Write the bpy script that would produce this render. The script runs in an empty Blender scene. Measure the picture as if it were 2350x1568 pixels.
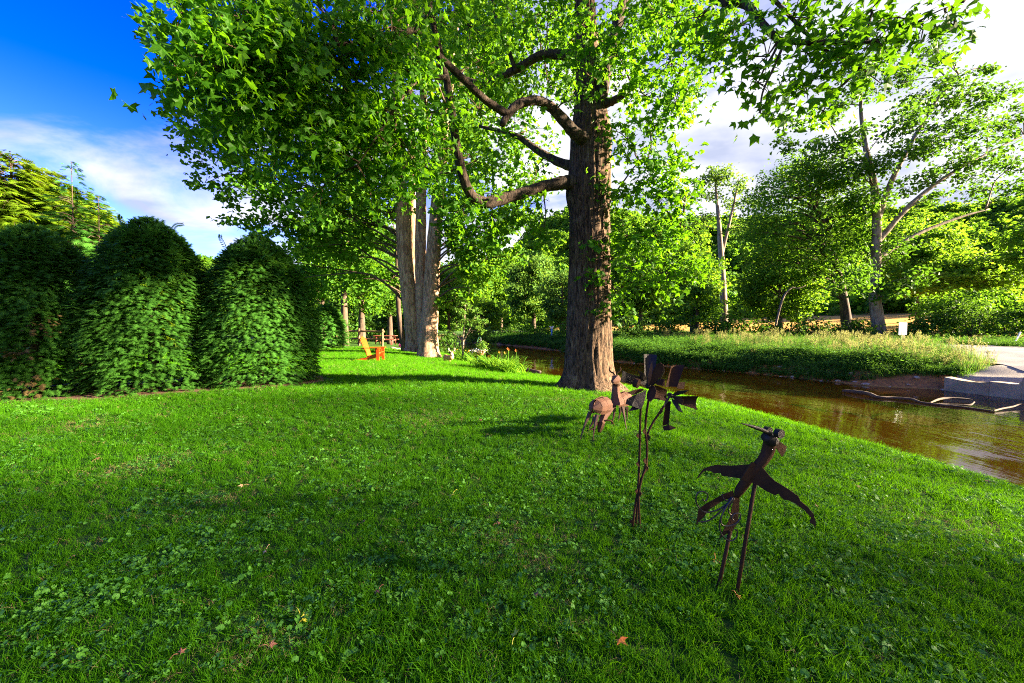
import bpy, bmesh, math, random
import numpy as np
from mathutils import Vector, Matrix
R = math.radians
sc = bpy.context.scene
# ------------------------------------------------------------------ camera
CAM_H = 1.55
TILT = R(2.44)
cam_d = bpy.data.cameras.new('camera'); cam = bpy.data.objects.new('camera', cam_d)
sc.collection.objects.link(cam); sc.camera = cam
cam_d.lens = 14.0; cam_d.sensor_width = 36.0; cam_d.clip_start = 0.05; cam_d.clip_end = 3000
cam.location = (0, 0, CAM_H); cam.rotation_euler = (R(90) - TILT, 0, 0)
# ------------------------------------------------------------------ light
SUN_EL, SUN_AZ = R(17), R(97)          # azimuth clockwise from +Y
SUN_STRENGTH, SKY_STRENGTH, EXPOSURE = 4.1, 0.12, 3.88
w = bpy.data.worlds.new('World'); sc.world = w; w.use_nodes = True
w.cycles.sampling_method = 'MANUAL'; w.cycles.sample_map_resolution = 1024
nt = w.node_tree; nt.nodes.clear()
def N(nt, t, **k):
    n = nt.nodes.new(t)
    for a, v in k.items(): setattr(n, a, v)
    return n
def math_(nt, op, a, b=None, clamp=False):
    n = N(nt, 'ShaderNodeMath', operation=op, use_clamp=clamp)
    for i, v in enumerate((a, b)):
        if v is None: continue
        if isinstance(v, (int, float)): n.inputs[i].default_value = v
        else: nt.links.new(v, n.inputs[i])
    return n.outputs[0]
def mixc(nt, f, a, b, blend='MIX'):
    n = N(nt, 'ShaderNodeMix', data_type='RGBA', blend_type=blend)
    for sock, v in ((n.inputs[0], f), (n.inputs[6], a), (n.inputs[7], b)):
        if isinstance(v, (int, float)): sock.default_value = v
        elif isinstance(v, tuple): sock.default_value = v if len(v) == 4 else (*v, 1)
        else: nt.links.new(v, sock)
    return n.outputs[2]
def build_world():
    L = nt.links
    sky = N(nt, 'ShaderNodeTexSky', sky_type='NISHITA', sun_disc=False, sun_elevation=SUN_EL, sun_rotation=SUN_AZ,
            air_density=1.0, dust_density=0.4, ozone_density=2.5, altitude=600)
    hs = N(nt, 'ShaderNodeHueSaturation'); hs.inputs['Hue'].default_value = 0.545; hs.inputs['Saturation'].default_value = 1.45; hs.inputs['Value'].default_value = .33
    L.new(sky.outputs[0], hs.inputs['Color'])
    tc = N(nt, 'ShaderNodeTexCoord'); sp = N(nt, 'ShaderNodeSeparateXYZ'); L.new(tc.outputs['Generated'], sp.inputs[0])
    dz = math_(nt, 'ADD', math_(nt, 'MAXIMUM', sp.outputs[2], 0.0), 0.22)
    cb = N(nt, 'ShaderNodeCombineXYZ')
    L.new(math_(nt, 'DIVIDE', sp.outputs[0], dz), cb.inputs[0]); L.new(math_(nt, 'DIVIDE', sp.outputs[1], dz), cb.inputs[1])
    n1 = N(nt, 'ShaderNodeTexNoise'); n1.inputs['Scale'].default_value = 1.25; n1.inputs['Detail'].default_value = 9; n1.inputs['Roughness'].default_value = 0.56; n1.inputs['Distortion'].default_value = 0.5
    mp = N(nt, 'ShaderNodeMapping'); mp.inputs['Location'].default_value = (3.3, 1.2, 0.4); mp.inputs['Scale'].default_value = (1.0, 1.35, 1); mp.inputs['Rotation'].default_value = (0, 0, 0.5)
    L.new(cb.outputs[0], mp.inputs[0]); L.new(mp.outputs[0], n1.inputs['Vector'])
    # more cloud towards the evening sun, less towards the opposite side
    cover = math_(nt, 'ADD', math_(nt, 'MULTIPLY', sp.outputs[0], 0.30), n1.outputs[0])
    low = math_(nt, 'MULTIPLY', math_(nt, 'SUBTRACT', 1.0, math_(nt, 'MULTIPLY', sp.outputs[2], 1.9), clamp=True), 0.27)
    cover = math_(nt, 'ADD', cover, low)
    mr = N(nt, 'ShaderNodeMapRange', interpolation_type='SMOOTHSTEP'); mr.inputs[1].default_value = 0.40; mr.inputs[2].default_value = 0.66
    L.new(cover, mr.inputs[0])
    n2 = N(nt, 'ShaderNodeTexNoise'); n2.inputs['Scale'].default_value = 2.3; n2.inputs['Detail'].default_value = 6
    L.new(mp.outputs[0], n2.inputs['Vector'])
    n2m = N(nt, 'ShaderNodeMapRange'); n2m.inputs[1].default_value = .36; n2m.inputs[2].default_value = .64; L.new(n2.outputs[0], n2m.inputs[0])
    cc = mixc(nt, n2m.outputs[0], (.36, .40, .54), (.77, .76, .78))
    col = mixc(nt, mr.outputs[0], hs.outputs[0], cc)
    bg = N(nt, 'ShaderNodeBackground'); bg.inputs[1].default_value = SKY_STRENGTH
    L.new(col, bg.inputs[0])
    out = N(nt, 'ShaderNodeOutputWorld'); L.new(bg.outputs[0], out.inputs[0])
build_world()
sun_d = bpy.data.lights.new('sun', 'SUN'); sun = bpy.data.objects.new('sun', sun_d); sc.collection.objects.link(sun)
sun_d.energy = SUN_STRENGTH; sun_d.angle = R(2.2); sun_d.color = (1.0, 0.80, 0.56)
SUNV = Vector((math.cos(SUN_EL) * math.sin(SUN_AZ), math.cos(SUN_EL) * math.cos(SUN_AZ), math.sin(SUN_EL)))
sun.rotation_euler = (-SUNV).to_track_quat('-Z', 'Y').to_euler(); sun.location = (30, -10, 30)
sc.view_settings.view_transform = 'Standard'; sc.view_settings.look = 'None'
sc.view_settings.exposure = EXPOSURE; sc.view_settings.gamma = 1.0; sc.view_settings.use_curve_mapping = False
sc.render.engine = 'CYCLES'
cy = sc.cycles
cy.use_denoising = False; cy.denoiser = 'OPENIMAGEDENOISE'; cy.denoising_input_passes = 'RGB_ALBEDO_NORMAL'
cy.max_bounces = 9; cy.diffuse_bounces = 5; cy.glossy_bounces = 3; cy.transmission_bounces = 7; cy.transparent_max_bounces = 8
cy.caustics_reflective = False; cy.caustics_refractive = False; cy.sample_clamp_indirect = 6.0
cy.use_adaptive_sampling = False; cy.filter_width = 1.05
# ------------------------------------------------------------------ helpers
FPX = 914.0
rng = np.random.default_rng(11); random.seed(5)
col = sc.collection
def P(px, py, Y):
    u, v = (px - 1175) / FPX, (784 - py) / FPX
    c, s = math.cos(TILT), math.sin(TILT)
    dx, dy, dz = u, c + v * s, -s + v * c
    t = Y / dy
    return np.array((dx * t, Y, CAM_H + dz * t))
def PZ(px, py, z):
    u, v = (px - 1175) / FPX, (784 - py) / FPX
    c, s = math.cos(TILT), math.sin(TILT)
    dx, dy, dz = u, c + v * s, -s + v * c
    t = (z - CAM_H) / dz
    return np.array((dx * t, dy * t, z))
def tag(o, label=None, cat=None, group=None, kind=None):
    for k, v in (('label', label), ('category', cat), ('group', group), ('kind', kind)):
        if v: o[k] = v
    return o
def thing(name, label, cat, loc, group=None):
    o = bpy.data.objects.new(name, None); col.objects.link(o); o.location = loc; o.empty_display_size = 0.1
    return tag(o, label, cat, group)
class MB:
    def __init__(s): s.V = []; s.T = []; s.Q = []; s.n = 0
    def add(s, V, T=None, Q=None):
        V = np.asarray(V, float)
        if T is not None and len(T): s.T.append(np.asarray(T) + s.n)
        if Q is not None and len(Q): s.Q.append(np.asarray(Q) + s.n)
        s.V.append(V); s.n += len(V); return s
    def mesh(s, name, origin=(0, 0, 0), smooth=False):
        V = np.concatenate(s.V) - np.asarray(origin)
        T = np.concatenate(s.T) if s.T else np.zeros((0, 3), int)
        Q = np.concatenate(s.Q) if s.Q else np.zeros((0, 4), int)
        me = bpy.data.meshes.new(name)
        me.vertices.add(len(V)); me.vertices.foreach_set('co', V.astype(np.float32).ravel())
        nl = len(T) * 3 + len(Q) * 4; me.loops.add(nl); me.polygons.add(len(T) + len(Q))
        me.loops.foreach_set('vertex_index', np.concatenate((T.ravel(), Q.ravel())).astype(np.int32))
        st = np.concatenate((np.arange(len(T)) * 3, len(T) * 3 + np.arange(len(Q)) * 4)).astype(np.int32)
        me.polygons.foreach_set('loop_start', st)
        me.polygons.foreach_set('use_smooth', np.full(len(T) + len(Q), bool(smooth)))
        me.update(calc_edges=True); me.validate()
        return me
    def build(s, name, mat, parent=None, smooth=False, kind=None, label=None):
        org = (0, 0, 0) if parent is None else world_loc(parent)
        o = bpy.data.objects.new(name, s.mesh(name, org, smooth)); col.objects.link(o)
        o.data.materials.append(mat)
        if parent is not None: o.parent = parent
        if kind: o['kind'] = kind
        if label: o['label'] = label
        return o
def world_loc(o):
    v = np.zeros(3)
    while o is not None: v = v + np.array(o.location); o = o.parent
    return v
def catmull(pts, k=6):
    pts = np.asarray(pts, float)
    if len(pts) < 3:
        t = np.linspace(0, 1, k + 1)[:, None]; return pts[0] * (1 - t) + pts[-1] * t
    p = np.vstack((2 * pts[0] - pts[1], pts, 2 * pts[-1] - pts[-2])); out = []
    for i in range(1, len(p) - 2):
        t = np.linspace(0, 1, k, endpoint=False)[:, None]
        a, b, c, d = p[i - 1], p[i], p[i + 1], p[i + 2]
        out.append(0.5 * (2 * b + (c - a) * t + (2 * a - 5 * b + 4 * c - d) * t ** 2 + (3 * b - a - 3 * c + d) * t ** 3))
    out.append(pts[-1:]); return np.vstack(out)
def tube(mb, pts, rad, sides=8, k=5, cap=True, smoothpath=True, rough=0.0):
    """pts n x 3 control points, rad per control point (or scalar)"""
    pts = np.asarray(pts, float); rad = np.broadcast_to(np.asarray(rad, float), (len(pts),))
    q = catmull(np.hstack((pts, rad[:, None])), k) if smoothpath else np.hstack((pts, rad[:, None]))
    p, r = q[:, :3], np.maximum(q[:, 3], 1e-4)
    t = np.gradient(p, axis=0); t /= np.linalg.norm(t, axis=1)[:, None] + 1e-9
    ref = np.array((0.13, 0.21, 1.0)) if abs(t[:, 2]).mean() < 0.8 else np.array((1.0, 0.2, 0.05))
    a = np.cross(t, ref); a /= np.linalg.norm(a, axis=1)[:, None] + 1e-9; b = np.cross(t, a)
    th = np.linspace(0, 2 * math.pi, sides, endpoint=False)
    rr = r[:, None] * np.ones((1, sides))
    if rough: rr = rr * (1 + rough * rng.normal(size=rr.shape))
    V = p[:, None] + (np.cos(th)[None, :, None] * a[:, None] + np.sin(th)[None, :, None] * b[:, None]) * rr[..., None]
    n = len(p); i = np.arange(n - 1)[:, None] * sides; j = np.arange(sides)[None]; j2 = (j + 1) % sides
    Q = np.stack((i + j, i + j2, i + sides + j2, i + sides + j), -1).reshape(-1, 4)
    V = V.reshape(-1, 3); T = None
    if cap:
        V = np.vstack((V, p[0], p[-1])); c0, c1 = n * sides, n * sides + 1; jj = np.arange(sides)
        T = np.vstack((np.stack((np.full(sides, c0), (jj + 1) % sides, jj), -1), np.stack((np.full(sides, c1), (n - 1) * sides + jj, (n - 1) * sides + (jj + 1) % sides), -1)))
    mb.add(V, T, Q); return mb
def box(mb, c, s, rot=None):
    """box centred at c, size s, rot = 3x3"""
    h = np.array(s, float) / 2
    V = np.array([(x, y, z) for x in (-1, 1) for y in (-1, 1) for z in (-1, 1)]) * h
    if rot is not None: V = V @ np.asarray(rot).T
    mb.add(V + np.asarray(c), None, [(0, 1, 3, 2), (4, 6, 7, 5), (0, 4, 5, 1), (2, 3, 7, 6), (0, 2, 6, 4), (1, 5, 7, 3)]); return mb
def rz(a): c, s = math.cos(a), math.sin(a); return np.array(((c, -s, 0), (s, c, 0), (0, 0, 1)))
def ry(a): c, s = math.cos(a), math.sin(a); return np.array(((c, 0, s), (0, 1, 0), (-s, 0, c)))
def rx(a): c, s = math.cos(a), math.sin(a); return np.array(((1, 0, 0), (0, c, -s), (0, s, c)))
def bar(mb, a, b, wd, th, up=(0, 0, 1)):
    a, b = np.asarray(a, float), np.asarray(b, float); d = b - a; L = np.linalg.norm(d); d = d / L
    u = np.cross(np.asarray(up, float), d); u /= np.linalg.norm(u) + 1e-9; v = np.cross(d, u)
    return box(mb, (a + b) / 2, (L, wd, th), np.stack((d, u, v), 1))
def plate(mb, outline, th=0.004, bend=None):
    """flat or bent sheet from a 3-D outline, with thickness"""
    V = np.asarray(outline, float); n = len(V)
    nn = np.zeros(3)
    for i in range(n): nn += np.cross(V[i] - V[0], V[(i + 1) % n] - V[0])
    nn /= np.linalg.norm(nn) + 1e-12
    bm = bmesh.new(); vs = [bm.verts.new(p) for p in V]; f = bm.faces.new(vs)
    r = bmesh.ops.triangulate(bm, faces=[f], ngon_method='BEAUTY'); bm.verts.index_update()
    T = np.array([[v.index for v in f.verts] for f in bm.faces]); bm.free()
    A = V - nn * th / 2; B = V + nn * th / 2
    i = np.arange(n); i2 = (i + 1) % n
    mb.add(np.vstack((A, B)), np.vstack((T[:, ::-1], T + n)), np.stack((i, i2, i2 + n, i + n), -1)); return mb
def frames(nrm, spin):
    """rotation matrices whose z axis is nrm, spun about it; x axis = template's forward"""
    n = nrm / (np.linalg.norm(nrm, axis=1)[:, None] + 1e-9)
    ref = np.where(np.abs(n[:, 2:3]) > 0.95, np.array([[1.0, 0, 0]]), np.array([[0, 0, 1.0]]))
    a = np.cross(ref, n); a /= np.linalg.norm(a, axis=1)[:, None] + 1e-9; b = np.cross(n, a)
    x = a * np.cos(spin)[:, None] + b * np.sin(spin)[:, None]; y = np.cross(n, x)
    return np.stack((x, y, n), -1)
def frames_dir(d, nrm):
    """x axis along d, z axis near nrm"""
    x = d / (np.linalg.norm(d, axis=1)[:, None] + 1e-9)
    y = np.cross(nrm, x); y /= np.linalg.norm(y, axis=1)[:, None] + 1e-9
    return np.stack((x, y, np.cross(x, y)), -1)
def scatter(mb, tv, tt, pos, rot, scl):
    tv = np.asarray(tv, float); tt = np.asarray(tt); n = len(pos)
    scl = np.broadcast_to(np.asarray(scl, float).reshape(-1, 1, 1), (n, 1, 1)) if np.ndim(scl) < 2 else scl[:, None, :]
    V = np.einsum('nij,nvj->nvi', rot, tv[None] * scl) + pos[:, None]
    T = (tt[None] + (np.arange(n) * len(tv))[:, None, None]).reshape(-1, tt.shape[1])
    if tt.shape[1] == 3: mb.add(V.reshape(-1, 3), T)
    else: mb.add(V.reshape(-1, 3), None, T)
    return mb
def unit(n): v = rng.normal(size=(n, 3)); return v / np.linalg.norm(v, axis=1)[:, None]
# leaf templates (unit size, lying in xy, x = forward from the stalk)
LEAF = (np.array([(0, 0, 0), (.5, .34, .06), (1, 0, -.06), (.5, -.34, .06)]), np.array([(0, 1, 2), (0, 2, 3)]))
def star_leaf():
    out = []
    for i, (a, r) in enumerate([(-2.2, .42), (-1.75, .24), (-1.15, .62), (-.62, .30), (0, .72), (.62, .30), (1.15, .62), (1.75, .24), (2.2, .42), (3.14, .10)]):
        out.append((.34 + r * math.cos(a), r * math.sin(a), (-.10 * r if i % 2 == 0 else .03)))
    V = np.array([(.34, 0, .05)] + out); n = len(out)
    T = np.array([(0, 1 + i, 1 + (i + 1) % n) for i in range(n)]); return V, T
STAR = star_leaf()
def star_variant(k):
    g = np.random.default_rng(k); V = STAR[0].copy(); r = V - V[0]; V = V[0] + r * (1 + .16 * g.normal(size=(len(V), 1)) * (np.arange(len(V)) > 0)[:, None])
    V[:, 2] += (.55, -.45, .25, -.2)[k] * V[:, 1] ** 2 + (-.35, -.25, .3, -.5)[k] * (V[:, 0] - .3) ** 2
    V[2::2] = V[0] + (V[2::2] - V[0]) * (1.0, 1.35, 1.2, 1.5)[k]
    return V, STAR[1]
STARS = [star_variant(k) for k in range(4)]
def spray():
    V = [(0, 0, 0)]; T = []
    n = 6
    for i in range(n):
        x = .12 + .80 * i / n; l = .36 * (1 - .65 * i / n) + .05
        for s in (-1, 1):
            k = len(V); V += [(x, 0, -.10 * x * x), (x + .16, 0, -.10 * x * x - .02), (x + .22 + l * .35, s * l, -.12 * x * x - .07)]; T.append((k, k + 1, k + 2))
    k = len(V); V += [(.80, .05, -.08), (.80, -.05, -.08), (1.12, 0, -.2)]; T.append((k, k + 1, k + 2))
    k = len(V); V += [(0, .018, 0), (0, -.018, 0), (.9, 0, -.09)]; T.append((k, k + 1, k + 2))
    return np.array(V), np.array(T)
SPRAY = spray()
# ------------------------------------------------------------------ materials
def new_mat(name):
    m = bpy.data.materials.new(name); m.use_nodes = True; t = m.node_tree; t.nodes.clear()
    out = N(t, 'ShaderNodeOutputMaterial'); return m, t, out
def noise(t, scale, detail=4, rough=.55, vec=None, dist=0.0):
    n = N(t, 'ShaderNodeTexNoise'); n.inputs['Scale'].default_value = scale; n.inputs['Detail'].default_value = detail
    n.inputs['Roughness'].default_value = rough; n.inputs['Distortion'].default_value = dist
    if vec is not None: t.links.new(vec, n.inputs['Vector'])
    return n.outputs[0]
def rng_map(t, v, a, b, c=0.0, d=1.0):
    n = N(t, 'ShaderNodeMapRange'); t.links.new(v, n.inputs[0])
    for i, x in enumerate((a, b, c, d)): n.inputs[i + 1].default_value = x
    return n.outputs[0]
def objco(t, scale=(1, 1, 1)):
    tc = N(t, 'ShaderNodeTexCoord'); mp = N(t, 'ShaderNodeMapping'); mp.inputs['Scale'].default_value = scale
    t.links.new(tc.outputs['Object'], mp.inputs[0]); return mp.outputs[0]
def leaf_mat(name, c1, c2, tr, trf=0.45, rough=0.6, spec=0.12, big=0.25, inst=False):
    """two leaf colours by leaf, drifting over the crown, with light coming through"""
    m, t, out = new_mat(name); L = t.links
    g = N(t, 'ShaderNodeNewGeometry'); f = g.outputs['Random Per Island']
    if inst:
        oi = N(t, 'ShaderNodeObjectInfo'); f = math_(t, 'FRACT', math_(t, 'ADD', f, oi.outputs['Random']))
    v = noise(t, big, 3, .5, g.outputs['Position'])
    fac = math_(t, 'ADD', math_(t, 'MULTIPLY', f, .65), math_(t, 'MULTIPLY', math_(t, 'SUBTRACT', v, .3), .9), clamp=True)
    c = mixc(t, fac, c1, c2)
    d = N(t, 'ShaderNodeBsdfPrincipled'); L.new(c, d.inputs['Base Color']); d.inputs['Roughness'].default_value = rough
    d.inputs['Specular IOR Level'].default_value = spec
    tl = N(t, 'ShaderNodeBsdfTranslucent'); L.new(mixc(t, .75, c, tr), tl.inputs[0])
    mx = N(t, 'ShaderNodeMixShader'); mx.inputs[0].default_value = trf
    L.new(d.outputs[0], mx.inputs[1]); L.new(tl.outputs[0], mx.inputs[2]); L.new(mx.outputs[0], out.inputs[0]); return m
def plain(name, c1, c2=None, rough=.7, scale=6, bump=0.0, bscale=30, stretch=(1, 1, 1), metal=0.0, spec=.4, detail=5):
    m, t, out = new_mat(name); L = t.links
    co = objco(t, stretch)
    p = N(t, 'ShaderNodeBsdfPrincipled'); p.inputs['Roughness'].default_value = rough; p.inputs['Metallic'].default_value = metal
    p.inputs['Specular IOR Level'].default_value = spec
    c2 = c2 or tuple(x * .7 for x in c1)
    n = noise(t, scale, detail, .6, co)
    L.new(mixc(t, rng_map(t, n, .3, .7), c1, c2), p.inputs['Base Color'])
    if bump:
        b = N(t, 'ShaderNodeBump'); b.inputs['Strength'].default_value = bump; b.inputs['Distance'].default_value = .02
        L.new(noise(t, bscale, 6, .65, co), b.inputs['Height']); L.new(b.outputs[0], p.inputs['Normal'])
    L.new(p.outputs[0], out.inputs[0]); return m
def bark_mat(name, c1, c2, c3, sc_=9, strength=.9, moss=None):
    m, t, out = new_mat(name); L = t.links
    co = objco(t, (1, 1, .22)); co2 = objco(t)
    p = N(t, 'ShaderNodeBsdfPrincipled'); p.inputs['Roughness'].default_value = .85; p.inputs['Specular IOR Level'].default_value = .2
    n = noise(t, sc_, 6, .66, co, 1.1); n2 = noise(t, 3.0, 4, .6, co2)
    base = mixc(t, rng_map(t, n, .40, .58), c1, c2)
    base = mixc(t, math_(t, 'MULTIPLY', rng_map(t, n2, .52, .70), rng_map(t, n, .45, .6)), base, c3)
    L.new(base, p.inputs['Base Color'])
    b = N(t, 'ShaderNodeBump'); b.inputs['Strength'].default_value = strength; b.inputs['Distance'].default_value = .05
    L.new(n, b.inputs['Height']); L.new(b.outputs[0], p.inputs['Normal'])
    L.new(p.outputs[0], out.inputs[0]); return m
M = {}
M['leaf_main'] = leaf_mat('leaf_main', (.018, .080, .004), (.055, .17, .007), (.17, .42, .006), .52, .45, .2)
M['leaf_stem'] = leaf_mat('leaf_stem', (.026, .10, .005), (.075, .20, .010), (.18, .38, .010), .42)
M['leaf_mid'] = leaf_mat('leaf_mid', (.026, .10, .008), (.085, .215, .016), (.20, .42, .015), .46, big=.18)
M['leaf_syc'] = leaf_mat('leaf_syc', (.020, .078, .008), (.058, .160, .014), (.13, .30, .012), .40, big=.18)
M['leaf_far'] = leaf_mat('leaf_far', (.036, .115, .010), (.11, .235, .016), (.22, .42, .015), .46, big=.12)
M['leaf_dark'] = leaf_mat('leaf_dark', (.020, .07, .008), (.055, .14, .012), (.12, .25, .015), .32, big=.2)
M['leaf_willow'] = leaf_mat('leaf_willow', (.05, .14, .018), (.10, .22, .03), (.2, .34, .03), .4)
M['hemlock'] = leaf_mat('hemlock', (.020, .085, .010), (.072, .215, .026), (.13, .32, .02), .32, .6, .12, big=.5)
M['hemlock_sun'] = leaf_mat('hemlock_sun', (.06, .135, .006), (.15, .25, .010), (.26, .38, .01), .4, .7, .08, big=.35)  # same hemlock, sunlit yellow-green put into the leaf colour
M['dead_hemlock'] = leaf_mat('dead_hemlock', (.09, .065, .025), (.17, .12, .05), (.17, .12, .05), .2)
M['weed'] = leaf_mat('weed', (.022, .10, .012), (.06, .19, .02), (.14, .30, .02), .4, inst=True)
M['straw'] = leaf_mat('straw', (.10, .17, .03), (.26, .20, .085), (.26, .28, .08), .45, inst=True)
M['grass'] = leaf_mat('grass', (.026, .125, .004), (.080, .25, .004), (.17, .46, .002), .42, .6, .06, big=.6, inst=True)
M['clover'] = leaf_mat('clover', (.045, .17, .014), (.10, .28, .035), (.16, .38, .02), .3, .55, .2, big=.6, inst=True)
M['drygrass'] = leaf_mat('drygrass', (.20, .16, .06), (.32, .27, .12), (.3, .25, .1), .3, inst=True)
M['lily'] = leaf_mat('lily', (.06, .20, .010), (.14, .32, .02), (.24, .46, .02), .4)
M['bark'] = bark_mat('bark', (.016, .010, .006), (.125, .078, .045), (.19, .135, .085), 18, 1.3)
M['bark_limb_shaded'] = bark_mat('bark_limb_shaded', (.012, .009, .007), (.075, .052, .036), (.11, .085, .06), 13, 1.2)  # darker than the trunk: backlit shade of the limbs put into the colour
M['bark_pale'] = bark_mat('bark_pale', (.13, .078, .048), (.37, .245, .155), (.30, .22, .14), 8, .9)
M['bark_far'] = bark_mat('bark_far', (.035, .025, .018), (.10, .072, .05), (.09, .07, .045), 4, .5)
M['bark_syc'] = bark_mat('bark_syc', (.10, .075, .05), (.25, .20, .15), (.2, .16, .11), 3, .4)
M['rust'] = plain('rust', (.062, .026, .010), (.022, .011, .006), .8, 9, .3, 60, spec=.15)
M['rust_lit'] = plain('rust_lit', (.155, .066, .036), (.085, .037, .021), .8, 7, .15, 50)  # rust with its pinkish sunlit tone put into the base colour
M['rust_leg'] = plain('rust_leg', (.12, .058, .036), (.05, .026, .017), .7, 9, .2, 50)
M['steel_dark'] = plain('steel_dark', (.020, .013, .009), (.008, .006, .005), .6, 8, .2, 60, spec=.3)
M['orange'] = plain('orange', (.50, .075, .006), (.40, .055, .004), .45, 4, .08, 30, (1, 6, 6))
M['rail'] = plain('rail', (.20, .12, .06), (.09, .055, .03), .85, 5, .4, 20, (.3, 3, 3))
M['redwood'] = plain('redwood', (.30, .08, .05), (.20, .05, .03), .7, 5)
M['stone'] = plain('stone', (.42, .34, .26), (.25, .20, .15), .9, 5, .5, 12)
M['concrete'] = plain('concrete', (.36, .31, .22), (.20, .17, .115), .9, 2.2, .35, 25)
M['wood_grey'] = plain('wood_grey', (.10, .072, .048), (.035, .025, .017), .9, 6, .6, 14, (.25, 3, 3))
M['log_dark'] = plain('log_dark', (.06, .04, .028), (.025, .017, .012), .8, 6, .5, 16)
M['sign_back'] = plain('sign_back', (.62, .62, .66), (.54, .55, .60), .45, 3)
M['post_metal'] = plain('post_metal', (.30, .33, .34), (.20, .22, .23), .5, 6)
M['white'] = plain('white', (.80, .80, .80), (.7, .7, .72), .5, 4)
M['blue'] = plain('blue', (.10, .28, .62), (.08, .2, .5), .5, 4)
M['deer_tan'] = plain('deer_tan', (.48, .25, .11), (.36, .18, .08), .8, 7)
M['deer_pale'] = plain('deer_pale', (.70, .58, .44), (.55, .45, .34), .8, 7)
M['terracotta'] = plain('terracotta', (.36, .14, .08), (.26, .10, .06), .8, 7)
M['pink'] = plain('pink', (.75, .04, .42), (.6, .03, .5), .6, 20)
M['pale_pink'] = plain('pale_pink', (.75, .35, .36), (.6, .2, .2), .6, 10)
M['yellow'] = plain('yellow', (.5, .28, .02), (.45, .22, .01), .5, 12)
M['orange_petal'] = plain('orange_petal', (.5, .11, .008), (.42, .07, .006), .5, 12)
M['white_petal'] = plain('white_petal', (.8, .78, .74), (.7, .66, .6), .6, 12)
M['dry_orange'] = plain('dry_orange', (.75, .30, .03), (.55, .12, .03), .6, 40)
M['dry_brown'] = plain('dry_brown', (.22, .09, .045), (.13, .05, .03), .7, 30)
M['dry_yellow'] = plain('dry_yellow', (.55, .48, .03), (.35, .38, .03), .6, 30)
M['dry_tan'] = plain('dry_tan', (.50, .34, .18), (.38, .24, .12), .7, 30)
M['wire'] = plain('wire', (.07, .06, .055), (.04, .032, .03), .4, 20, metal=.6)
M['mulch'] = plain('mulch', (.16, .075, .04), (.07, .035, .02), .95, 14, .9, 40)
M['mud'] = plain('mud', (.20, .10, .055), (.09, .05, .03), .8, 3, .8, 14)
M['asphalt'] = plain('asphalt', (.16, .155, .16), (.11, .11, .115), .85, 1.2, .3, 60)
M['gravel'] = plain('gravel', (.32, .29, .23), (.17, .15, .12), .95, 22, .8, 40)
# ------------------------------------------------------------------ terrain
CREST = np.array([(6.8, -60), (6.8, -12), (6.4, -4), (6.0, 0), (5.75, 3), (5.6, 4.6), (5.42, 6.2), (5.2, 7.7), (4.85, 9.0), (3.55, 11.7), (.6, 14.9), (-2.2, 18.4), (-3.7, 23), (-6.5, 31), (-12, 40), (-22, 52), (-60, 80), (-300, 160)], float)
FAR = np.array([(24, -60), (24, 0), (23.5, 12.2), (19.75, 15.0), (19.1, 17.2), (16.6, 18.3), (14.4, 22.6), (10.4, 27.0), (7.2, 31.5), (5.2, 43), (-1.8, 57), (-14, 68), (-60, 96), (-300, 190)], float)
def sdist(x, y, poly):
    """signed distance to a polyline, positive on its right side looking along it"""
    best = np.full(x.shape, 1e18); sg = np.ones(x.shape)
    for a, b in zip(poly[:-1], poly[1:]):
        d = b - a; L2 = d @ d
        t = np.clip(((x - a[0]) * d[0] + (y - a[1]) * d[1]) / L2, 0, 1)
        ex, ey = x - a[0] - t * d[0], y - a[1] - t * d[1]; q = ex * ex + ey * ey
        s = np.where(d[0] * ey - d[1] * ex < 0, 1.0, -1.0)
        m = q < best; best = np.where(m, q, best); sg = np.where(m, s, sg)
    return np.sqrt(best) * sg
def smooth(a, b, v): t = np.clip((v - a) / (b - a), 0, 1); return t * t * (3 - 2 * t)
WATER_Z = -1.30
def wob(x, y):
    return .020 * np.sin(x * .9 + .5 * y) * np.cos(y * .7 - .3 * x) + .012 * np.sin(2.3 * x - 1.1 * y + 1) + .008 * np.sin(3.1 * y + 1.7 * x)
def terrain(x, y):
    x, y = np.asarray(x, float), np.asarray(y, float)
    d = sdist(x, y, CREST); e = sdist(x, y, FAR)
    dd = np.maximum(d, 0)
    zn = -.34 * smooth(-5.0, 1.2, d) - .16 * dd - .16 * dd ** 2
    zn = np.maximum(zn, -1.85) + wob(x, y) * smooth(1, 6, np.hypot(x, y))
    ee = np.maximum(e, 0)
    zf = np.where(e < 0, WATER_Z + .35 * e, WATER_Z + .62 * smooth(0, .9, e) + .42 * smooth(.8, 3.2, e) + .30 * smooth(3, 9, e))
    zf = np.maximum(zf, -1.85)
    zf = zf + np.where(e > .15, .05 * np.sin(2.1 * x + 1.3 * y) * np.sin(1.7 * y - .6 * x) * smooth(.1, 1.0, e), 0)
    rise = smooth(-14, 8, x - y * .05) * np.clip(ee - 24, 0, 140) * .085
    return np.maximum(zn, zf) + rise
def tz(x, y): return float(terrain(np.array([x]), np.array([y]))[0])
def ground_at(px, py):
    """point of the terrain seen at a pixel"""
    lo = None
    for Y in np.concatenate((np.arange(1, 30, .05), np.arange(30, 120, .3))):
        p = P(px, py, Y)
        if p[2] <= tz(p[0], p[1]): return np.array((p[0], p[1], tz(p[0], p[1])))
    return P(px, py, 60)
def axis(lo, hi, step, far_lo, far_hi):
    a = list(np.arange(lo, hi + 1e-6, step)); s = step
    while a[-1] < far_hi: s *= 1.22; a.append(a[-1] + s)
    s = step; b = []; v = lo
    while v > far_lo: s *= 1.22; v -= s; b.append(v)
    return np.array(b[::-1] + a)
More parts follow.
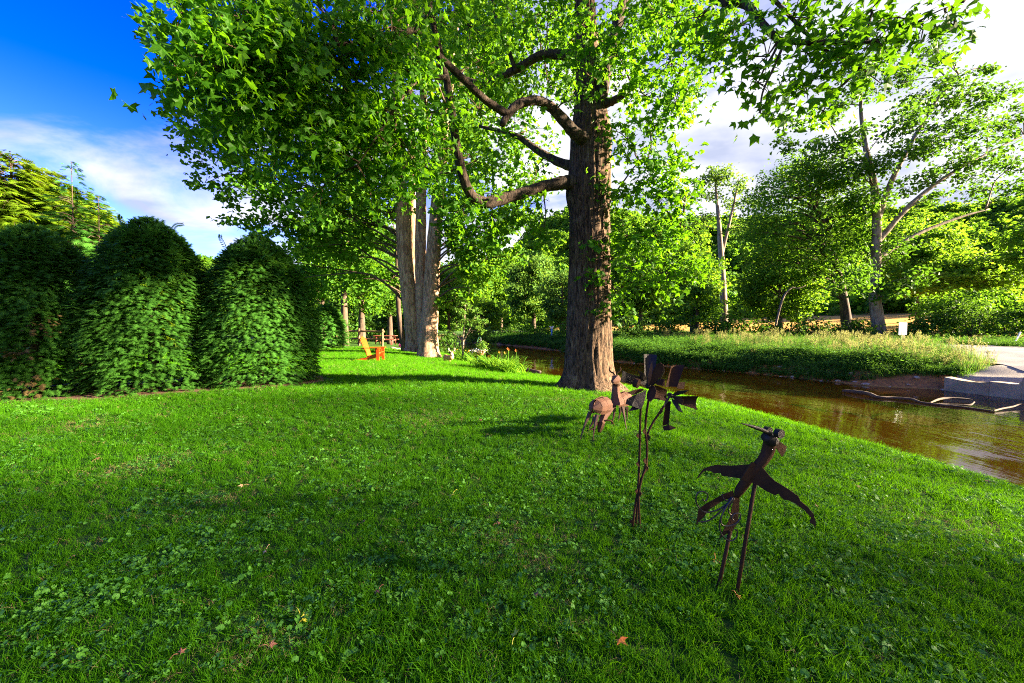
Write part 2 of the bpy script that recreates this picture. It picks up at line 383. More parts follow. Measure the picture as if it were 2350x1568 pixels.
def build_ground():
    xs = axis(-14, 30, .22, -1200, 1200); ys = axis(0, 46, .22, -700, 1500)
    X, Y = np.meshgrid(xs, ys); Z = terrain(X, Y)
    V = np.stack((X.ravel(), Y.ravel(), Z.ravel()), 1); nx, ny = len(xs), len(ys)
    i = (np.arange(ny - 1)[:, None] * nx + np.arange(nx - 1)[None]).ravel()
    Q = np.stack((i, i + 1, i + nx + 1, i + nx), -1)
    mb = MB().add(V, None, Q); me = mb.mesh('ground', smooth=True)
    d = sdist(X, Y, CREST).ravel(); e = sdist(X, Y, FAR).ravel(); z = Z.ravel()
    lawn = 1 - smooth(.9, 1.5, d); field = smooth(26, 34, e) * smooth(-4, 6, X.ravel())
    veg = smooth(1.3, 2.4, e)
    for nm, v in (('lawn', lawn), ('veg', veg), ('field', field)):
        a = me.attributes.new(nm, 'FLOAT', 'POINT'); a.data.foreach_set('value', v.astype(np.float32))
    o = bpy.data.objects.new('ground', me); col.objects.link(o); o['kind'] = 'structure'
    m, t, out = new_mat('ground'); L = t.links
    def at(n): a = N(t, 'ShaderNodeAttribute', attribute_name=n); return a.outputs['Fac']
    co = objco(t); p = N(t, 'ShaderNodeBsdfPrincipled'); p.inputs['Roughness'].default_value = .9; p.inputs['Specular IOR Level'].default_value = .15
    n1 = noise(t, 1.1, 5, .6, co); n2 = noise(t, 26, 4, .7, co); n3 = noise(t, 7, 5, .65, co)
    mud = mixc(t, rng_map(t, n3, .35, .68), (.36, .16, .055), (.14, .07, .03))
    gold = mixc(t, rng_map(t, n2, .36, .64), (.32, .19, .028), (.54, .34, .065))
    bedf = N(t, 'ShaderNodeSeparateXYZ'); tc = N(t, 'ShaderNodeTexCoord'); L.new(tc.outputs['Object'], bedf.inputs[0])
    mud = mixc(t, rng_map(t, bedf.outputs[2], WATER_Z + .05, WATER_Z - .08), mud, gold)
    soil = mixc(t, rng_map(t, n2, .40, .62), (.022, .018, .008), (.03, .07, .005))
    grass = mixc(t, rng_map(t, n1, .3, .7), (.028, .115, .006), (.05, .16, .008))
    dist = N(t, 'ShaderNodeCameraData')
    lawnc = mixc(t, .45, soil, grass)
    c = mixc(t, at('lawn'), mud, lawnc)
    c = mixc(t, at('veg'), c, mixc(t, n3, (.03, .085, .012), (.07, .15, .02)))
    c = mixc(t, at('field'), c, mixc(t, rng_map(t, n1, .35, .7), (.50, .27, .05), (.36, .24, .05)))
    L.new(c, p.inputs['Base Color'])
    b = N(t, 'ShaderNodeBump'); b.inputs['Strength'].default_value = .7; b.inputs['Distance'].default_value = .04
    L.new(math_(t, 'ADD', n2, n3), b.inputs['Height']); L.new(b.outputs[0], p.inputs['Normal']); L.new(p.outputs[0], out.inputs[0])
    me.materials.append(m)
build_ground()
def build_water():
    xs = np.arange(-70, 40, 1.0); ys = np.arange(-60, 110, 1.0)
    X, Y = np.meshgrid(xs, ys); d = sdist(X, Y, CREST); e = sdist(X, Y, FAR); keep = (d > -1.5) & (e < 1.5)
    nx = len(xs); q = []
    for j in range(len(ys) - 1):
        for i in range(nx - 1):
            if keep[j:j + 2, i:i + 2].all(): q.append((j * nx + i, j * nx + i + 1, (j + 1) * nx + i + 1, (j + 1) * nx + i))
    V = np.stack((X.ravel(), Y.ravel(), np.full(X.size, WATER_Z)), 1)
    me = MB().add(V, None, np.array(q)).mesh('creek')
    bm = bmesh.new(); bm.from_mesh(me); bmesh.ops.delete(bm, geom=[v for v in bm.verts if not v.link_faces], context='VERTS'); bm.to_mesh(me); bm.free()
    o = bpy.data.objects.new('creek', me); col.objects.link(o); o['kind'] = 'structure'
    m, t, out = new_mat('creek_water'); L = t.links
    co = objco(t, (1, .45, 1)); co2 = objco(t)
    h = math_(t, 'ADD', math_(t, 'MULTIPLY', noise(t, 1.6, 3, .5, co), 1.0), math_(t, 'MULTIPLY', noise(t, 9, 3, .6, co), .16))
    # livelier water where it runs over the shallows
    rif = rng_map(t, noise(t, .16, 2, .5, co2), .50, .64)
    h = math_(t, 'MULTIPLY', h, math_(t, 'ADD', .35, math_(t, 'MULTIPLY', rif, 1.5)))
    b = N(t, 'ShaderNodeBump'); b.inputs['Strength'].default_value = .30; b.inputs['Distance'].default_value = .06; L.new(h, b.inputs['Height'])
    gl = N(t, 'ShaderNodeBsdfGlossy'); gl.inputs['Roughness'].default_value = .045; gl.inputs[0].default_value = (.9, .9, .95, 1); L.new(b.outputs[0], gl.inputs['Normal'])
    tr = N(t, 'ShaderNodeBsdfTransparent'); tr.inputs[0].default_value = (.76, .58, .25, 1)
    fr = N(t, 'ShaderNodeFresnel'); fr.inputs[0].default_value = 1.33; L.new(b.outputs[0], fr.inputs['Normal'])
    f = math_(t, 'ADD', math_(t, 'MULTIPLY', fr.outputs[0], .92), .02, clamp=True)
    mx = N(t, 'ShaderNodeMixShader'); L.new(f, mx.inputs[0]); L.new(tr.outputs[0], mx.inputs[1]); L.new(gl.outputs[0], mx.inputs[2]); L.new(mx.outputs[0], out.inputs[0])
    me.materials.append(m)
build_water()
def ribbon(name, pts, width, mat, dz, k=10, lanes=6, kind='structure', zfun=None):
    c = catmull(np.asarray(pts, float), k); tg = np.gradient(c, axis=0); tg /= np.linalg.norm(tg, axis=1)[:, None]
    nrm = np.stack((tg[:, 1], -tg[:, 0]), 1); s = np.linspace(-.5, .5, lanes + 1)
    wv = np.broadcast_to(np.asarray(width, float), (len(pts),)); wv = np.interp(np.linspace(0, 1, len(c)), np.linspace(0, 1, len(pts)), wv)
    X = c[:, None, 0] + nrm[:, None, 0] * s[None] * wv[:, None]; Y = c[:, None, 1] + nrm[:, None, 1] * s[None] * wv[:, None]
    Z = terrain(X, Y) + dz if zfun is None else zfun(X, Y)
    V = np.stack((X.ravel(), Y.ravel(), Z.ravel()), 1); n, m_ = len(c), lanes + 1
    i = (np.arange(n - 1)[:, None] * m_ + np.arange(lanes)[None]).ravel()
    o = MB().add(V, None, np.stack((i, i + 1, i + m_ + 1, i + m_), -1)).build(name, mat, smooth=True)
    if kind: o['kind'] = kind
    return o
ROAD = [(23.4, 12.0), (25.0, 16.8), (27.7, 21.2), (29.5, 26.3), (28.5, 34), (24.6, 43), (18.5, 54), (10.5, 68), (2, 84), (-8, 110)]
ribbon('road', ROAD, [6.5, 6.5, 6.4, 5.6, 5.2, 5, 5, 5, 5, 5], M['asphalt'], .075, 12, 10)
ribbon('gravel_shoulder', [(19.5, 17.3), (20.6, 16.5), (22.0, 16.0), (24.0, 15.6)], [1.2, 2.6, 3.4, 4.4], M['gravel'], .055, 12, 8)
ribbon('mulch_bed', [(-13.5, 6.5), (-10.9, 8.5), (-9.2, 9.5), (-7.0, 10.7), (-5.5, 11.5)], [3.2, 3.5, 3.6, 3.6, 1.6], M['mulch'], .012, 14, 12)
# ------------------------------------------------------------------ trees
def ellipsoid_blobs(c, r, n, seed, size, lo=-.7):
    g = np.random.default_rng(seed); out = []
    while len(out) < n:
        v = g.normal(size=3); v /= np.linalg.norm(v); v *= g.uniform(.35, 1.0) ** .5
        if v[2] < lo: continue
        s = size * g.uniform(.75, 1.3); out.append((*(np.array(c) + v * np.array(r)), s))
    return out
def crown_points(blobs, per, sub=.42, flat=.75):
    """positions in clumps: blob -> small clumps on it -> leaves"""
    pos, nrm = [], []
    for (x, y, z, s) in blobs:
        k = max(5, int(9 * s ** .5)); v = unit(k) * (rng.uniform(.45, 1, (k, 1))) * s * np.array((1, 1, flat))
        m = max(2, int(per * s * s / k)); a = np.repeat(v, m, 0) + rng.normal(size=(k * m, 3)) * np.array((1, 1, .6)) * s * sub * .55
        pos.append(a + np.array((x, y, z))); nrm.append(a / (np.linalg.norm(a, axis=1)[:, None] + 1e-6))
    return np.concatenate(pos), np.concatenate(nrm)
def leaves(mb, pos, out, size, tmpl=LEAF, up=.7, var=.35):
    n = len(pos); nr = unit(n) * .9 + np.array((0, 0, up)) + out * .35
    scatter(mb, tmpl[0] - np.array((.45, 0, 0)), tmpl[1], pos, frames(nr, rng.uniform(0, 6.28, n)), size * rng.uniform(1 - var, 1 + var, n))
def limb_to(mb, start, end, r0, r1, sides=6, sag=.12):
    s, e = np.asarray(start, float), np.asarray(end, float); L = np.linalg.norm(e - s)
    m1 = s * .65 + e * .35 + np.array((0, 0, sag * L)) + rng.normal(size=3) * L * .04; m2 = s * .3 + e * .7 + np.array((0, 0, sag * L * .8)) + rng.normal(size=3) * L * .05
    tube(mb, [s, m1, m2, e], [r0, r0 * .75 + r1 * .25, r0 * .4 + r1 * .6, r1], sides, 4)
def tree(name, label, base, trunk, r0, blobs, leaf, size, per, bark='bark_far', group=None, stems=None, limb_r=None, nlimb=999, sub=.42, flat=.75, up=.7):
    """trunk: control points above base; blobs: world clumps"""
    base = np.asarray(base, float); t = thing(name, label, 'tree', base, group)
    for k, (pts, ra) in enumerate(stems or [(trunk, r0)]):
        pts = np.asarray(pts, float); n = len(pts)
        rad = ra if isinstance(ra, (list, tuple)) else [ra * 1.35] + [ra * (1 - .82 * i / (n - 1)) for i in range(1, n)]
        tube(MB(), pts, rad, 12, 7, rough=.03).build('trunk', M[bark], t, smooth=True) if False else None
        mb = MB(); tube(mb, pts, rad, 14, 8, rough=.025); mb.build('trunk', M[bark], t, smooth=True)
    allp = np.concatenate([catmull(p, 8) for p, _ in (stems or [(trunk, r0)])])
    mb = MB(); r_ = limb_r or (r0 if not isinstance(r0, (list, tuple)) else r0[0]) * .32
    order = sorted(blobs, key=lambda b: -b[3])[:nlimb]
    for b in order:
        c = np.array(b[:3]); low = allp[allp[:, 2] < c[2] - .25 * np.linalg.norm(allp[:, :2] - c[:2], axis=1)]
        if not len(low): low = allp
        q = low[np.argmin(np.linalg.norm(low - c, axis=1) + rng.uniform(0, .6, len(low)))]
        limb_to(mb, q, c, r_ * rng.uniform(.6, 1), r_ * .15)
        for v in unit(3): limb_to(mb, c, c + v * b[3] * .8, r_ * .16, r_ * .04, 4, .03)
    if mb.n: mb.build('limbs', M['bark_far' if bark == 'bark_pale' else bark], t, smooth=True, kind='stuff')
    pos, out = crown_points(blobs, per, sub, flat)
    mb = MB(); leaves(mb, pos, out, size, up=up); o = mb.build('crown', M[leaf], t, kind='stuff')
    return t
def at_ground(x, y, dz=-.05): return np.array((x, y, tz(x, y) + dz))
# ---- the big shade tree in the lawn
def shade_tree():
    TY = 10.7
    b = P(1348, 872, TY); base = np.array((b[0], TY, tz(b[0], TY) - .05))
    t = thing('shade_tree', 'large broad trunked shade tree with star shaped leaves between lawn and creek', 'tree', base)
    prof = [(905, 1346, 92), (885, 1348, 76), (872, 1349, 65), (850, 1350, 57), (800, 1351, 52), (700, 1352, 48), (600, 1353, 45.5), (500, 1353, 44), (435, 1352, 47), (380, 1354, 45), (310, 1356, 43), (240, 1354, 34), (150, 1349, 26), (60, 1344, 23), (-60, 1338, 20)]
    pts = [P(x, y, TY) for y, x, r in prof]; rad = [r / FPX * TY for *_, r in prof]
    top = pts[-1]
    for k in range(1, 7): pts.append(top + np.array((-.12 * k, .1 * k, 1.7 * k))); rad.append(rad[-1] * .78)
    q = catmull(np.hstack((np.array(pts), np.array(rad)[:, None])), 10); S = 110; th = np.linspace(0, 2 * math.pi, S, endpoint=False)
    z = q[:, 2]
    zz = (z - base[2])[:, None]
    ridge = np.zeros((len(q), S))
    for kf, am in ((19, .5), (27, .6), (41, .5), (58, .4)):
        ph = rng.uniform(0, 6.28); ridge += am * np.abs(np.sin(kf / 2 * th[None] + ph + .9 * np.sin(1.3 * zz + ph * 2) + .45 * np.sin(3.7 * zz + ph * 5)))
    ridge = (ridge - ridge.mean()) * .050
    flare = .15 * np.exp(-zz / .35) * (np.cos(5 * th + .7) + .6 * np.cos(3 * th + 2))[None]
    knob = .10 * np.exp(-((zz - 5.2) / .35) ** 2) * np.maximum(0, np.cos(th - 3.3))[None] + .06 * rng.normal(size=(len(q), 1)) * 0
    rr = q[:, 3:4] * (1 + flare + knob) + ridge * np.minimum(1, q[:, 3:4] / .45)
    V = q[:, None, :3] + np.stack((np.cos(th), np.sin(th), 0 * th), -1)[None] * rr[..., None]
    n = len(q); i = np.arange(n - 1)[:, None] * S; j = np.arange(S)[None]
    Q = np.stack((i + j, i + (j + 1) % S, i + S + (j + 1) % S, i + S + j), -1).reshape(-1, 4)
    MB().add(V.reshape(-1, 3), None, Q).build('trunk', M['bark'], t, smooth=True)
    limbs = []
    def limb(ctrl, sides=14, sm=True):
        p = [P(x, y, Y) for x, y, Y, r in ctrl]; rad = [r * .62 / FPX * Y for x, y, Y, r in ctrl]
        p = [q + rng.normal(size=3) * .018 * (0 < i < len(p) - 1) for i, q in enumerate(p)]
        mb = MB(); tube(mb, p, rad, sides, 8, rough=.06); mb.build('limb', M['bark_limb_shaded'], t, smooth=True); limbs.append(catmull(p, 8)); return p
    limb([(1345, 425, 10.6, 34), (1300, 420, 10.4, 25), (1240, 430, 10.2, 20), (1160, 458, 9.9, 20), (1105, 466, 9.6, 20), (1072, 430, 9.4, 18), (1052, 330, 9.1, 15), (1030, 200, 8.7, 13), (1010, 120, 8.4, 12), (985, 10, 8.1, 10), (965, -120, 7.9, 8), (950, -260, 7.7, 5)])
    limb([(1350, 325, 10.5, 30), (1322, 305, 10.1, 22), (1270, 250, 9.7, 18), (1235, 232, 9.4, 16), (1190, 240, 9.1, 16), (1162, 268, 8.9, 13), (1152, 287, 8.8, 10)])
    limb([(1165, 262, 8.9, 14), (1120, 225, 8.6, 13), (1050, 172, 8.2, 13), (1000, 120, 7.9, 11), (960, 75, 7.5, 10), (900, 80, 7.2, 9), (790, 103, 6.8, 7), (690, 105, 6.4, 5), (590, 85, 6.0, 3), (480, 60, 5.6, 1.5)])
    limb([(1340, 385, 10.8, 24), (1290, 375, 11.2, 16), (1235, 345, 11.6, 13), (1180, 312, 11.9, 9), (1100, 290, 12.2, 5)])
    limb([(1345, 130, 10.7, 26), (1290, 122, 10.9, 17), (1240, 128, 11.1, 15), (1180, 165, 11.3, 14), (1100, 190, 11.5, 12), (1020, 160, 11.6, 8), (930, 130, 11.4, 4)])
    limb([(1362, 290, 10.5, 30), (1382, 220, 10.4, 23), (1396, 140, 10.3, 21), (1420, 50, 10.2, 19), (1450, -50, 10.1, 16), (1490, -220, 9.9, 12), (1510, -420, 9.8, 6)])
    limb([(1390, 238, 10.4, 16), (1420, 225, 10.2, 13), (1452, 200, 10.0, 11), (1500, 170, 9.8, 6), (1560, 160, 9.5, 3)])
    limb([(1440, -20, 10.1, 13), (1500, -110, 8.8, 13), (1580, -70, 7.6, 14), (1645, 0, 6.9, 15), (1700, 8, 6.6, 14), (1740, 35, 6.4, 12), (1772, 80, 6.3, 11), (1800, 97, 6.25, 10), (1900, 97, 6.1, 8), (2000, 100, 6.0, 6), (2070, 70, 5.9, 4), (2150, 30, 5.8, 2), (2210, 5, 5.8, 1)])
    limb([(1690, 4, 6.6, 9), (1760, -10, 6.4, 7), (1830, 50, 6.3, 6), (1880, 110, 6.2, 5), (1950, 140, 6.1, 3), (2020, 190, 6.1, 1.5)])
    limb([(1025, 178, 8.5, 10), (1000, 176, 8.3, 8), (965, 182, 8.0, 8), (930, 215, 7.8, 6), (890, 270, 7.6, 5), (860, 320, 7.5, 3), (820, 380, 7.4, 1.5)])
    limb([(965, 184, 8.0, 6), (900, 140, 7.6, 5), (820, 128, 7.3, 4.5), (740, 150, 7.0, 3.5), (640, 170, 6.6, 2.5), (540, 150, 6.1, 1.6), (430, 170, 5.6, 1)])
    limb([(1185, 165, 11.2, 8), (1170, 120, 11, 7), (1140, 50, 10.7, 6), (1120, -60, 10.4, 4)])
    limb([(1400, 600, 10.4, 4), (1440, 560, 10.1, 3), (1500, 530, 9.8, 2.2), (1570, 490, 9.5, 1)], 6)
    limb([(1395, 690, 10.5, 4), (1440, 655, 10.2, 3), (1510, 630, 9.8, 2.2), (1590, 590, 9.4, 1)], 6)
    limb([(1390, 480, 10.5, 4), (1430, 420, 10.2, 3), (1480, 370, 9.9, 2.2), (1560, 380, 9.5, 1)], 6)
    lp = np.concatenate(limbs)
    # foliage: (px, py, depth, radius m, sub-clumps)
    F = []
    def f(x, y, Y, r, k): F.append((*P(x, y, Y), r, k))
    g = np.random.default_rng(4)
    for (x, y, Y, r, k) in [(420, 30, 5.4, .55, 11), (470, 130, 5.5, .5, 10), (400, 150, 5.1, .25, 3), (470, 215, 5.8, .45, 7), (560, 40, 5.8, .65, 15), (560, 130, 5.8, .65, 15), (560, 225, 6.2, .6, 13), (530, 290, 6.6, .55, 9), (650, 60, 6.2, .7, 16), (660, 160, 6.4, .7, 16), (650, 260, 6.8, .7, 15), (640, 350, 7.2, .7, 11), (760, 40, 6.6, .75, 16), (760, 140, 6.8, .75, 16), (770, 240, 7.2, .75, 15), (760, 340, 7.5, .75, 13), (740, 430, 8, .65, 8), (870, 40, 7.2, .8, 16), (870, 150, 7.4, .8, 15), (880, 250, 7.8, .8, 14), (860, 350, 8.0, .8, 13), (850, 440, 8.5, .7, 8), (980, 40, 8.0, .85, 15), (980, 260, 8.4, .8, 12), (970, 350, 8.6, .8, 11), (820, 300, 7.8, .8, 12), (920, 320, 8.2, .8, 13), (930, 400, 8.6, .7, 11), (1010, 400, 9.4, .6, 9), (700, 300, 7.0, .7, 12), (900, 60, 7.0, .8, 12), (620, 110, 6.0, .6, 10), (1080, 60, 9.2, .9, 14), (1100, 140, 10, .9, 12), (1100, 250, 10.5, .9, 11), (1090, 370, 10.5, .9, 10), (1130, 510, 9.9, .55, 10), (1190, 490, 10.2, .6, 9), (1250, 520, 10.8, .5, 6), (1060, 480, 9.5, .5, 6), (1180, 60, 10.5, .95, 13), (1210, 300, 12, .9, 10), (1260, 200, 11.8, .9, 10), (1260, 40, 11.2, .9, 12), (1230, 400, 11.8, .8, 9), (1330, 60, 9.6, .55, 7), (1340, 150, 9.5, .5, 6), (1320, 210, 9.4, .35, 3), (1410, 120, 9.3, .5, 8), (1440, 40, 9.2, .8, 13), (1460, 130, 9.4, .75, 13), (1480, 220, 9.6, .7, 10), (1530, 40, 8.2, .75, 13), (1540, 140, 8.6, .65, 11), (1550, 240, 9.3, .5, 7), (1570, 200, 9.4, .4, 5), (1500, 290, 9.8, .5, 7), (1600, 40, 6.9, .5, 11), (1640, 100, 6.6, .45, 9), (1700, 60, 6.5, .5, 11), (1760, 130, 6.3, .5, 11), (1740, 190, 6.3, .35, 6), (1745, 260, 6.3, .22, 4), (1820, 40, 6.3, .5, 10), (1850, 120, 6.2, .5, 11), (1850, 200, 6.3, .4, 8), (1890, 255, 6.3, .3, 5), (1930, 60, 6.0, .45, 9), (1950, 150, 6.1, .42, 9), (2010, 90, 5.9, .42, 8), (2060, 40, 5.9, .35, 6), (2120, 60, 5.8, .32, 5), (2170, 30, 5.8, .25, 3), (2000, 20, 6.0, .4, 7), (2190, 60, 5.8, .14, 2), (1880, 0, 6.2, .4, 7),
                            (1440, 320, 9.9, .5, 8), (1480, 390, 9.8, .55, 10), (1540, 370, 9.6, .4, 6), (1440, 450, 9.9, .5, 9), (1510, 460, 9.7, .55, 10), (1570, 440, 9.5, .35, 6), (1440, 540, 9.9, .5, 9), (1510, 550, 9.7, .55, 10), (1570, 530, 9.5, .45, 8), (1590, 610, 9.4, .4, 7), (1530, 640, 9.6, .45, 8), (1450, 620, 9.8, .45, 8), (1430, 690, 10, .35, 5), (1365, 640, 9.95, .22, 3), (1370, 700, 9.95, .18, 2), (1360, 560, 9.95, .15, 2), (1375, 420, 10, .2, 2)]:
        f(x, y, Y, r, k)
    for k in range(44):
        Yk = g.uniform(4.5, 11); F.append((g.uniform(3.2, 9.0), Yk, 1.55 + .92 * Yk + .8 + g.uniform(0, 3.5), .9, 11))
    for k in range(46):
        a = g.uniform(0, 6.28); rr_ = g.uniform(1.2, 5.0); F.append((base[0] + rr_ * math.cos(a), base[1] + rr_ * math.sin(a) * .9, g.uniform(10.5, 19) - rr_ * .3, 1.0, 11))
    tw = MB(); pos, out, dirs = [], [], []
    for (x, y, z, r, k) in F:
        c = np.array((x, y, z)); q = lp[np.argmin(np.linalg.norm(lp - c, axis=1))]
        if np.linalg.norm(q - c) < 3.2: limb_to(tw, q, c, .022, .010, 5, .05)
        if x > 3.0 and y < 8 and z < 1.6 + .9 * y: k = max(2, int(k * .72))
        v = unit(k) * rng.uniform(.5, 1.05, (k, 1)) * r * np.array((1, 1, .85)); v[:, 2] -= .06
        for vv in v:
            e = c + vv; tube(tw, [c, (c + e) / 2 + (0, 0, .03), e], [.010, .007, .004], 3, 1, False)
            m = (21 if r > .3 else 14) if x < 3.0 or z > 1.6 + .9 * y or y > 8 else 13
            a = rng.normal(size=(m, 3)) * np.array((.20, .20, .17)) * (1 if r > .3 else .7); pos.append(e + a); out.append(np.tile(vv / r, (m, 1)))
    tw.build('twigs', M['bark'], t, kind='stuff')
    pos, out = np.concatenate(pos), np.concatenate(out); n = len(pos)
    nr = unit(n) * .8 + np.array((0, 0, .75)) + out * .4; rot = frames(nr, rng.uniform(0, 6.28, n)); sz = .155 * rng.uniform(.45, 1.3, n)
    dist = np.linalg.norm(pos - np.array((0, 0, CAM_H)), axis=1); vis = (np.abs(pos[:, 0]) < pos[:, 1] * 1.27) & (pos[:, 2] - CAM_H < pos[:, 1] * .80)
    idx = np.argsort(np.where(vis, dist / sz, 1e9))[:300]; mask = np.ones(n, bool); mask[idx] = False
    mb = MB(); kk = rng.integers(0, 4, n)
    for v_ in range(4):
        q_ = mask & (kk == v_); scatter(mb, STARS[v_][0], STARS[v_][1], pos[q_], rot[q_], sz[q_])
    crown = mb.build('crown', M['leaf_main'], t, kind='stuff')
    lms = [MB().add(*s_).mesh('leaf') for s_ in STARS]
    for l_ in lms: l_.materials.append(M['leaf_main'])
    for i_ in idx:
        o = bpy.data.objects.new('leaf', lms[kk[i_]]); col.objects.link(o); o.parent = crown
        mt = Matrix(rot[i_].tolist()).to_4x4() @ Matrix.Diagonal((sz[i_], sz[i_], sz[i_], 1)); mt.translation = Vector(pos[i_] - base); o.matrix_local = mt
shade_tree()
# ---- the multi-stemmed tree on the lawn
def stem_tree():
    Y0 = 23.0; base = at_ground(P(960, 800, Y0)[0], Y0)
    def st(ctrl): return ([P(x, y, Y) for x, y, Y, r in ctrl], [r * (.84 if Y < 22.45 or Y > 22.55 else .66) / FPX * Y for x, y, Y, r in ctrl])
    S = [st([(948, 806, 22.6, 26), (949, 790, 22.6, 22), (944, 720, 22.6, 21), (930, 600, 22.6, 20), (922, 470, 22.6, 18), (914, 330, 22.6, 16), (908, 150, 22.5, 13), (900, -60, 22.4, 9), (890, -250, 22.2, 4)]),
         st([(985, 826, 21.6, 36), (983, 805, 21.7, 30), (984, 760, 21.8, 25), (989, 690, 22, 22), (994, 590, 22, 20), (1003, 470, 22, 17), (1013, 380, 22, 15), (1030, 200, 22, 12), (1050, 0, 22, 8), (1060, -200, 22, 4)]),
         st([(968, 800, 22.5, 20), (966, 700, 22.5, 19), (965, 560, 22.5, 19), (967, 430, 22.5, 17), (970, 280, 22.5, 14), (975, 80, 22.5, 9), (980, -150, 22.5, 4)]),
         st([(952, 800, 24.4, 12), (949, 650, 24.8, 11), (946, 480, 25, 10), (945, 330, 25, 9), (940, 150, 25, 6), (936, 0, 25, 3)])]
    B = []
    def b(x, y, Y, r): B.append((*P(x, y, Y), r))
    for a in [(440, 290, 21, 1.3), (470, 350, 21, 1.3), (520, 300, 21, 1.6), (540, 390, 21, 1.5), (600, 330, 21, 1.8), (590, 440, 21.5, 1.5), (560, 500, 22, 1.1), (640, 520, 22, 1.3), (690, 570, 22, 1.1), (660, 410, 21.5, 1.8), (720, 480, 22, 1.6), (760, 380, 21.5, 1.8), (800, 500, 22, 1.6), (850, 420, 22, 1.7), (860, 300, 22, 2), (740, 290, 21.5, 2), (780, 580, 22.5, 1.2), (860, 560, 23, 1.4), (900, 640, 24, 1.1), (960, 360, 23, 1.8),
              (1050, 420, 21, 1.6), (1060, 520, 21, 1.4), (1110, 470, 20.5, 1.5), (1100, 560, 20.5, 1.3), (1060, 600, 21, 1.2), (1140, 540, 20.5, 1.2), (1160, 450, 21, 1.3), (1080, 660, 21, .9), (1040, 690, 21.5, .8), (1120, 620, 20.5, .9), (1180, 590, 20.5, .8), (1100, 350, 21.5, 1.8), (1180, 360, 22, 1.6), (1050, 320, 22, 1.8), (1240, 430, 22.5, 1.2), (470, 420, 21.2, .8), (430, 240, 21, .9), (740, 560, 23, 1.4), (820, 640, 24, 1.3), (700, 500, 22.5, 1.5), (880, 480, 22.5, 1.4), (820, 420, 22, 1.7), (1030, 480, 21, 1.2), (1090, 610, 20.5, 1.1), (1150, 500, 20.6, 1.2), (1210, 500, 21, 1.0), (1060, 560, 21, 1.2), (520, 450, 21.5, .8), (620, 590, 22.5, .7), (680, 640, 23, .7)]: b(*a)
    B += ellipsoid_blobs((base[0] - 1, Y0, 19), (12, 9, 9), 70, 3, 2.0)
    tree('multi_stem_tree', 'tall tree with four pale sunlit stems rising from one base beyond the orange chair', base, None, .5, B, 'leaf_stem', .27, 215, 'bark_pale', None, S, .075, 999)
stem_tree()
# ---- clipped hemlock domes
def dome_r(t): return np.where(t < .25, .93 + .07 * smooth(0, .25, t), np.maximum(1 - (np.clip((t - .25) / .75, 0, 1)) ** 2.0, 0) ** .667)
def hedge(label, x, y, Rr, h, n, seed, group='clipped hemlock domes', wisps=2, size=.16):
    g = np.random.default_rng(seed); base = at_ground(x, y, -.03); t = thing('hemlock_dome', label, 'shrub', base, group)
    mb = MB(); tube(mb, [base, base + (0, 0, h * .5), base + (0, 0, h * .93)], [.12, .08, .02], 8, 4); mb.build('trunk', M['bark_far'], t, smooth=True)
    u = g.uniform(0, 1, n) ** .85; th = g.uniform(0, 6.28, n)
    lump = 1 + .05 * np.sin(3 * th + seed) * np.sin(4 * u + seed) + .04 * np.sin(7 * th + 9 * u + seed * 2) + .035 * np.sin(11 * th - 17 * u)
    dep = 1 - .30 * g.uniform(0, 1, n) ** 1.6
    rr = Rr * dome_r(u) * lump * dep; top = np.where(u > .9, dep, 1)
    pos = base + np.stack((rr * np.cos(th), rr * np.sin(th), .05 + u * h * top), -1)
    steep = smooth(.55, 1.0, u)[:, None]
    outv = np.stack((np.cos(th), np.sin(th), 0 * th), -1)
    d = outv * (1 - .55 * steep) + np.array((0, 0, 1.0)) * (.55 * steep - .18) + unit(n) * .45
    nr = np.array((0, 0, 1.0)) + outv * .45 + unit(n) * .35
    mb = MB(); scatter(mb, SPRAY[0] - np.array((.35, 0, 0)), SPRAY[1], pos, frames_dir(d, nr), size * g.uniform(.6, 1.3, n))
    # thin shoots that escaped the shears
    for k in range(wisps):
        a = g.uniform(0, 6.28); uu = g.uniform(.8, .98); r_ = Rr * float(dome_r(np.array(uu))); p0 = base + np.array((r_ * math.cos(a), r_ * math.sin(a), uu * h))
        L = g.uniform(.3, .7); dv = np.array((math.cos(a) * .5, math.sin(a) * .5, 1.0)) * L; p2 = p0 + dv + np.array((.2 * L, 0, -.25 * L))
        c = catmull([p0, p0 + dv * .6, p2], 8); dd = np.gradient(c, axis=0)
        for s in (-1, 1):
            side = np.cross(dd, np.array((0, .9, .4))) * s; side /= np.linalg.norm(side, axis=1)[:, None] + 1e-9
            scatter(mb, SPRAY[0], SPRAY[1], c, frames_dir(side + dd / np.linalg.norm(dd, axis=1)[:, None], np.tile((0., -.8, .6), (len(c), 1))), np.linspace(.10, .05, len(c)))
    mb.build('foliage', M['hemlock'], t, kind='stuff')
    if seed == 1:
        m = 200; k_ = g.integers(0, 5, m); uu = np.array((.05, .10, .28, .42, .16))[k_] + g.normal(size=m) * .025; aa = np.array((-1.1, -.75, -.9, -.6, -.2))[k_] + g.normal(size=m) * .10
        uu = np.clip(uu, .01, .9); r2 = Rr * dome_r(uu) * 1.0; o2 = np.stack((np.cos(aa), np.sin(aa), 0 * aa), -1)
        mb = MB(); scatter(mb, SPRAY[0] - np.array((.35, 0, 0)), SPRAY[1], base + o2 * r2[:, None] + np.array((0, 0, 1.)) * (uu * h)[:, None], frames_dir(o2 + unit(m) * .6, np.array((0, 0, 1.)) + unit(m) * .4), size * g.uniform(.5, 1.0, m)); mb.build('dead_sprays', M['dead_hemlock'], t, kind='stuff', label='brown dead sprays low on the dome')
hedge('dense clipped hemlock dome with a bare patch low down, farthest from the chair', -10.75, 9.0, 1.42, 3.76, 18000, 1)
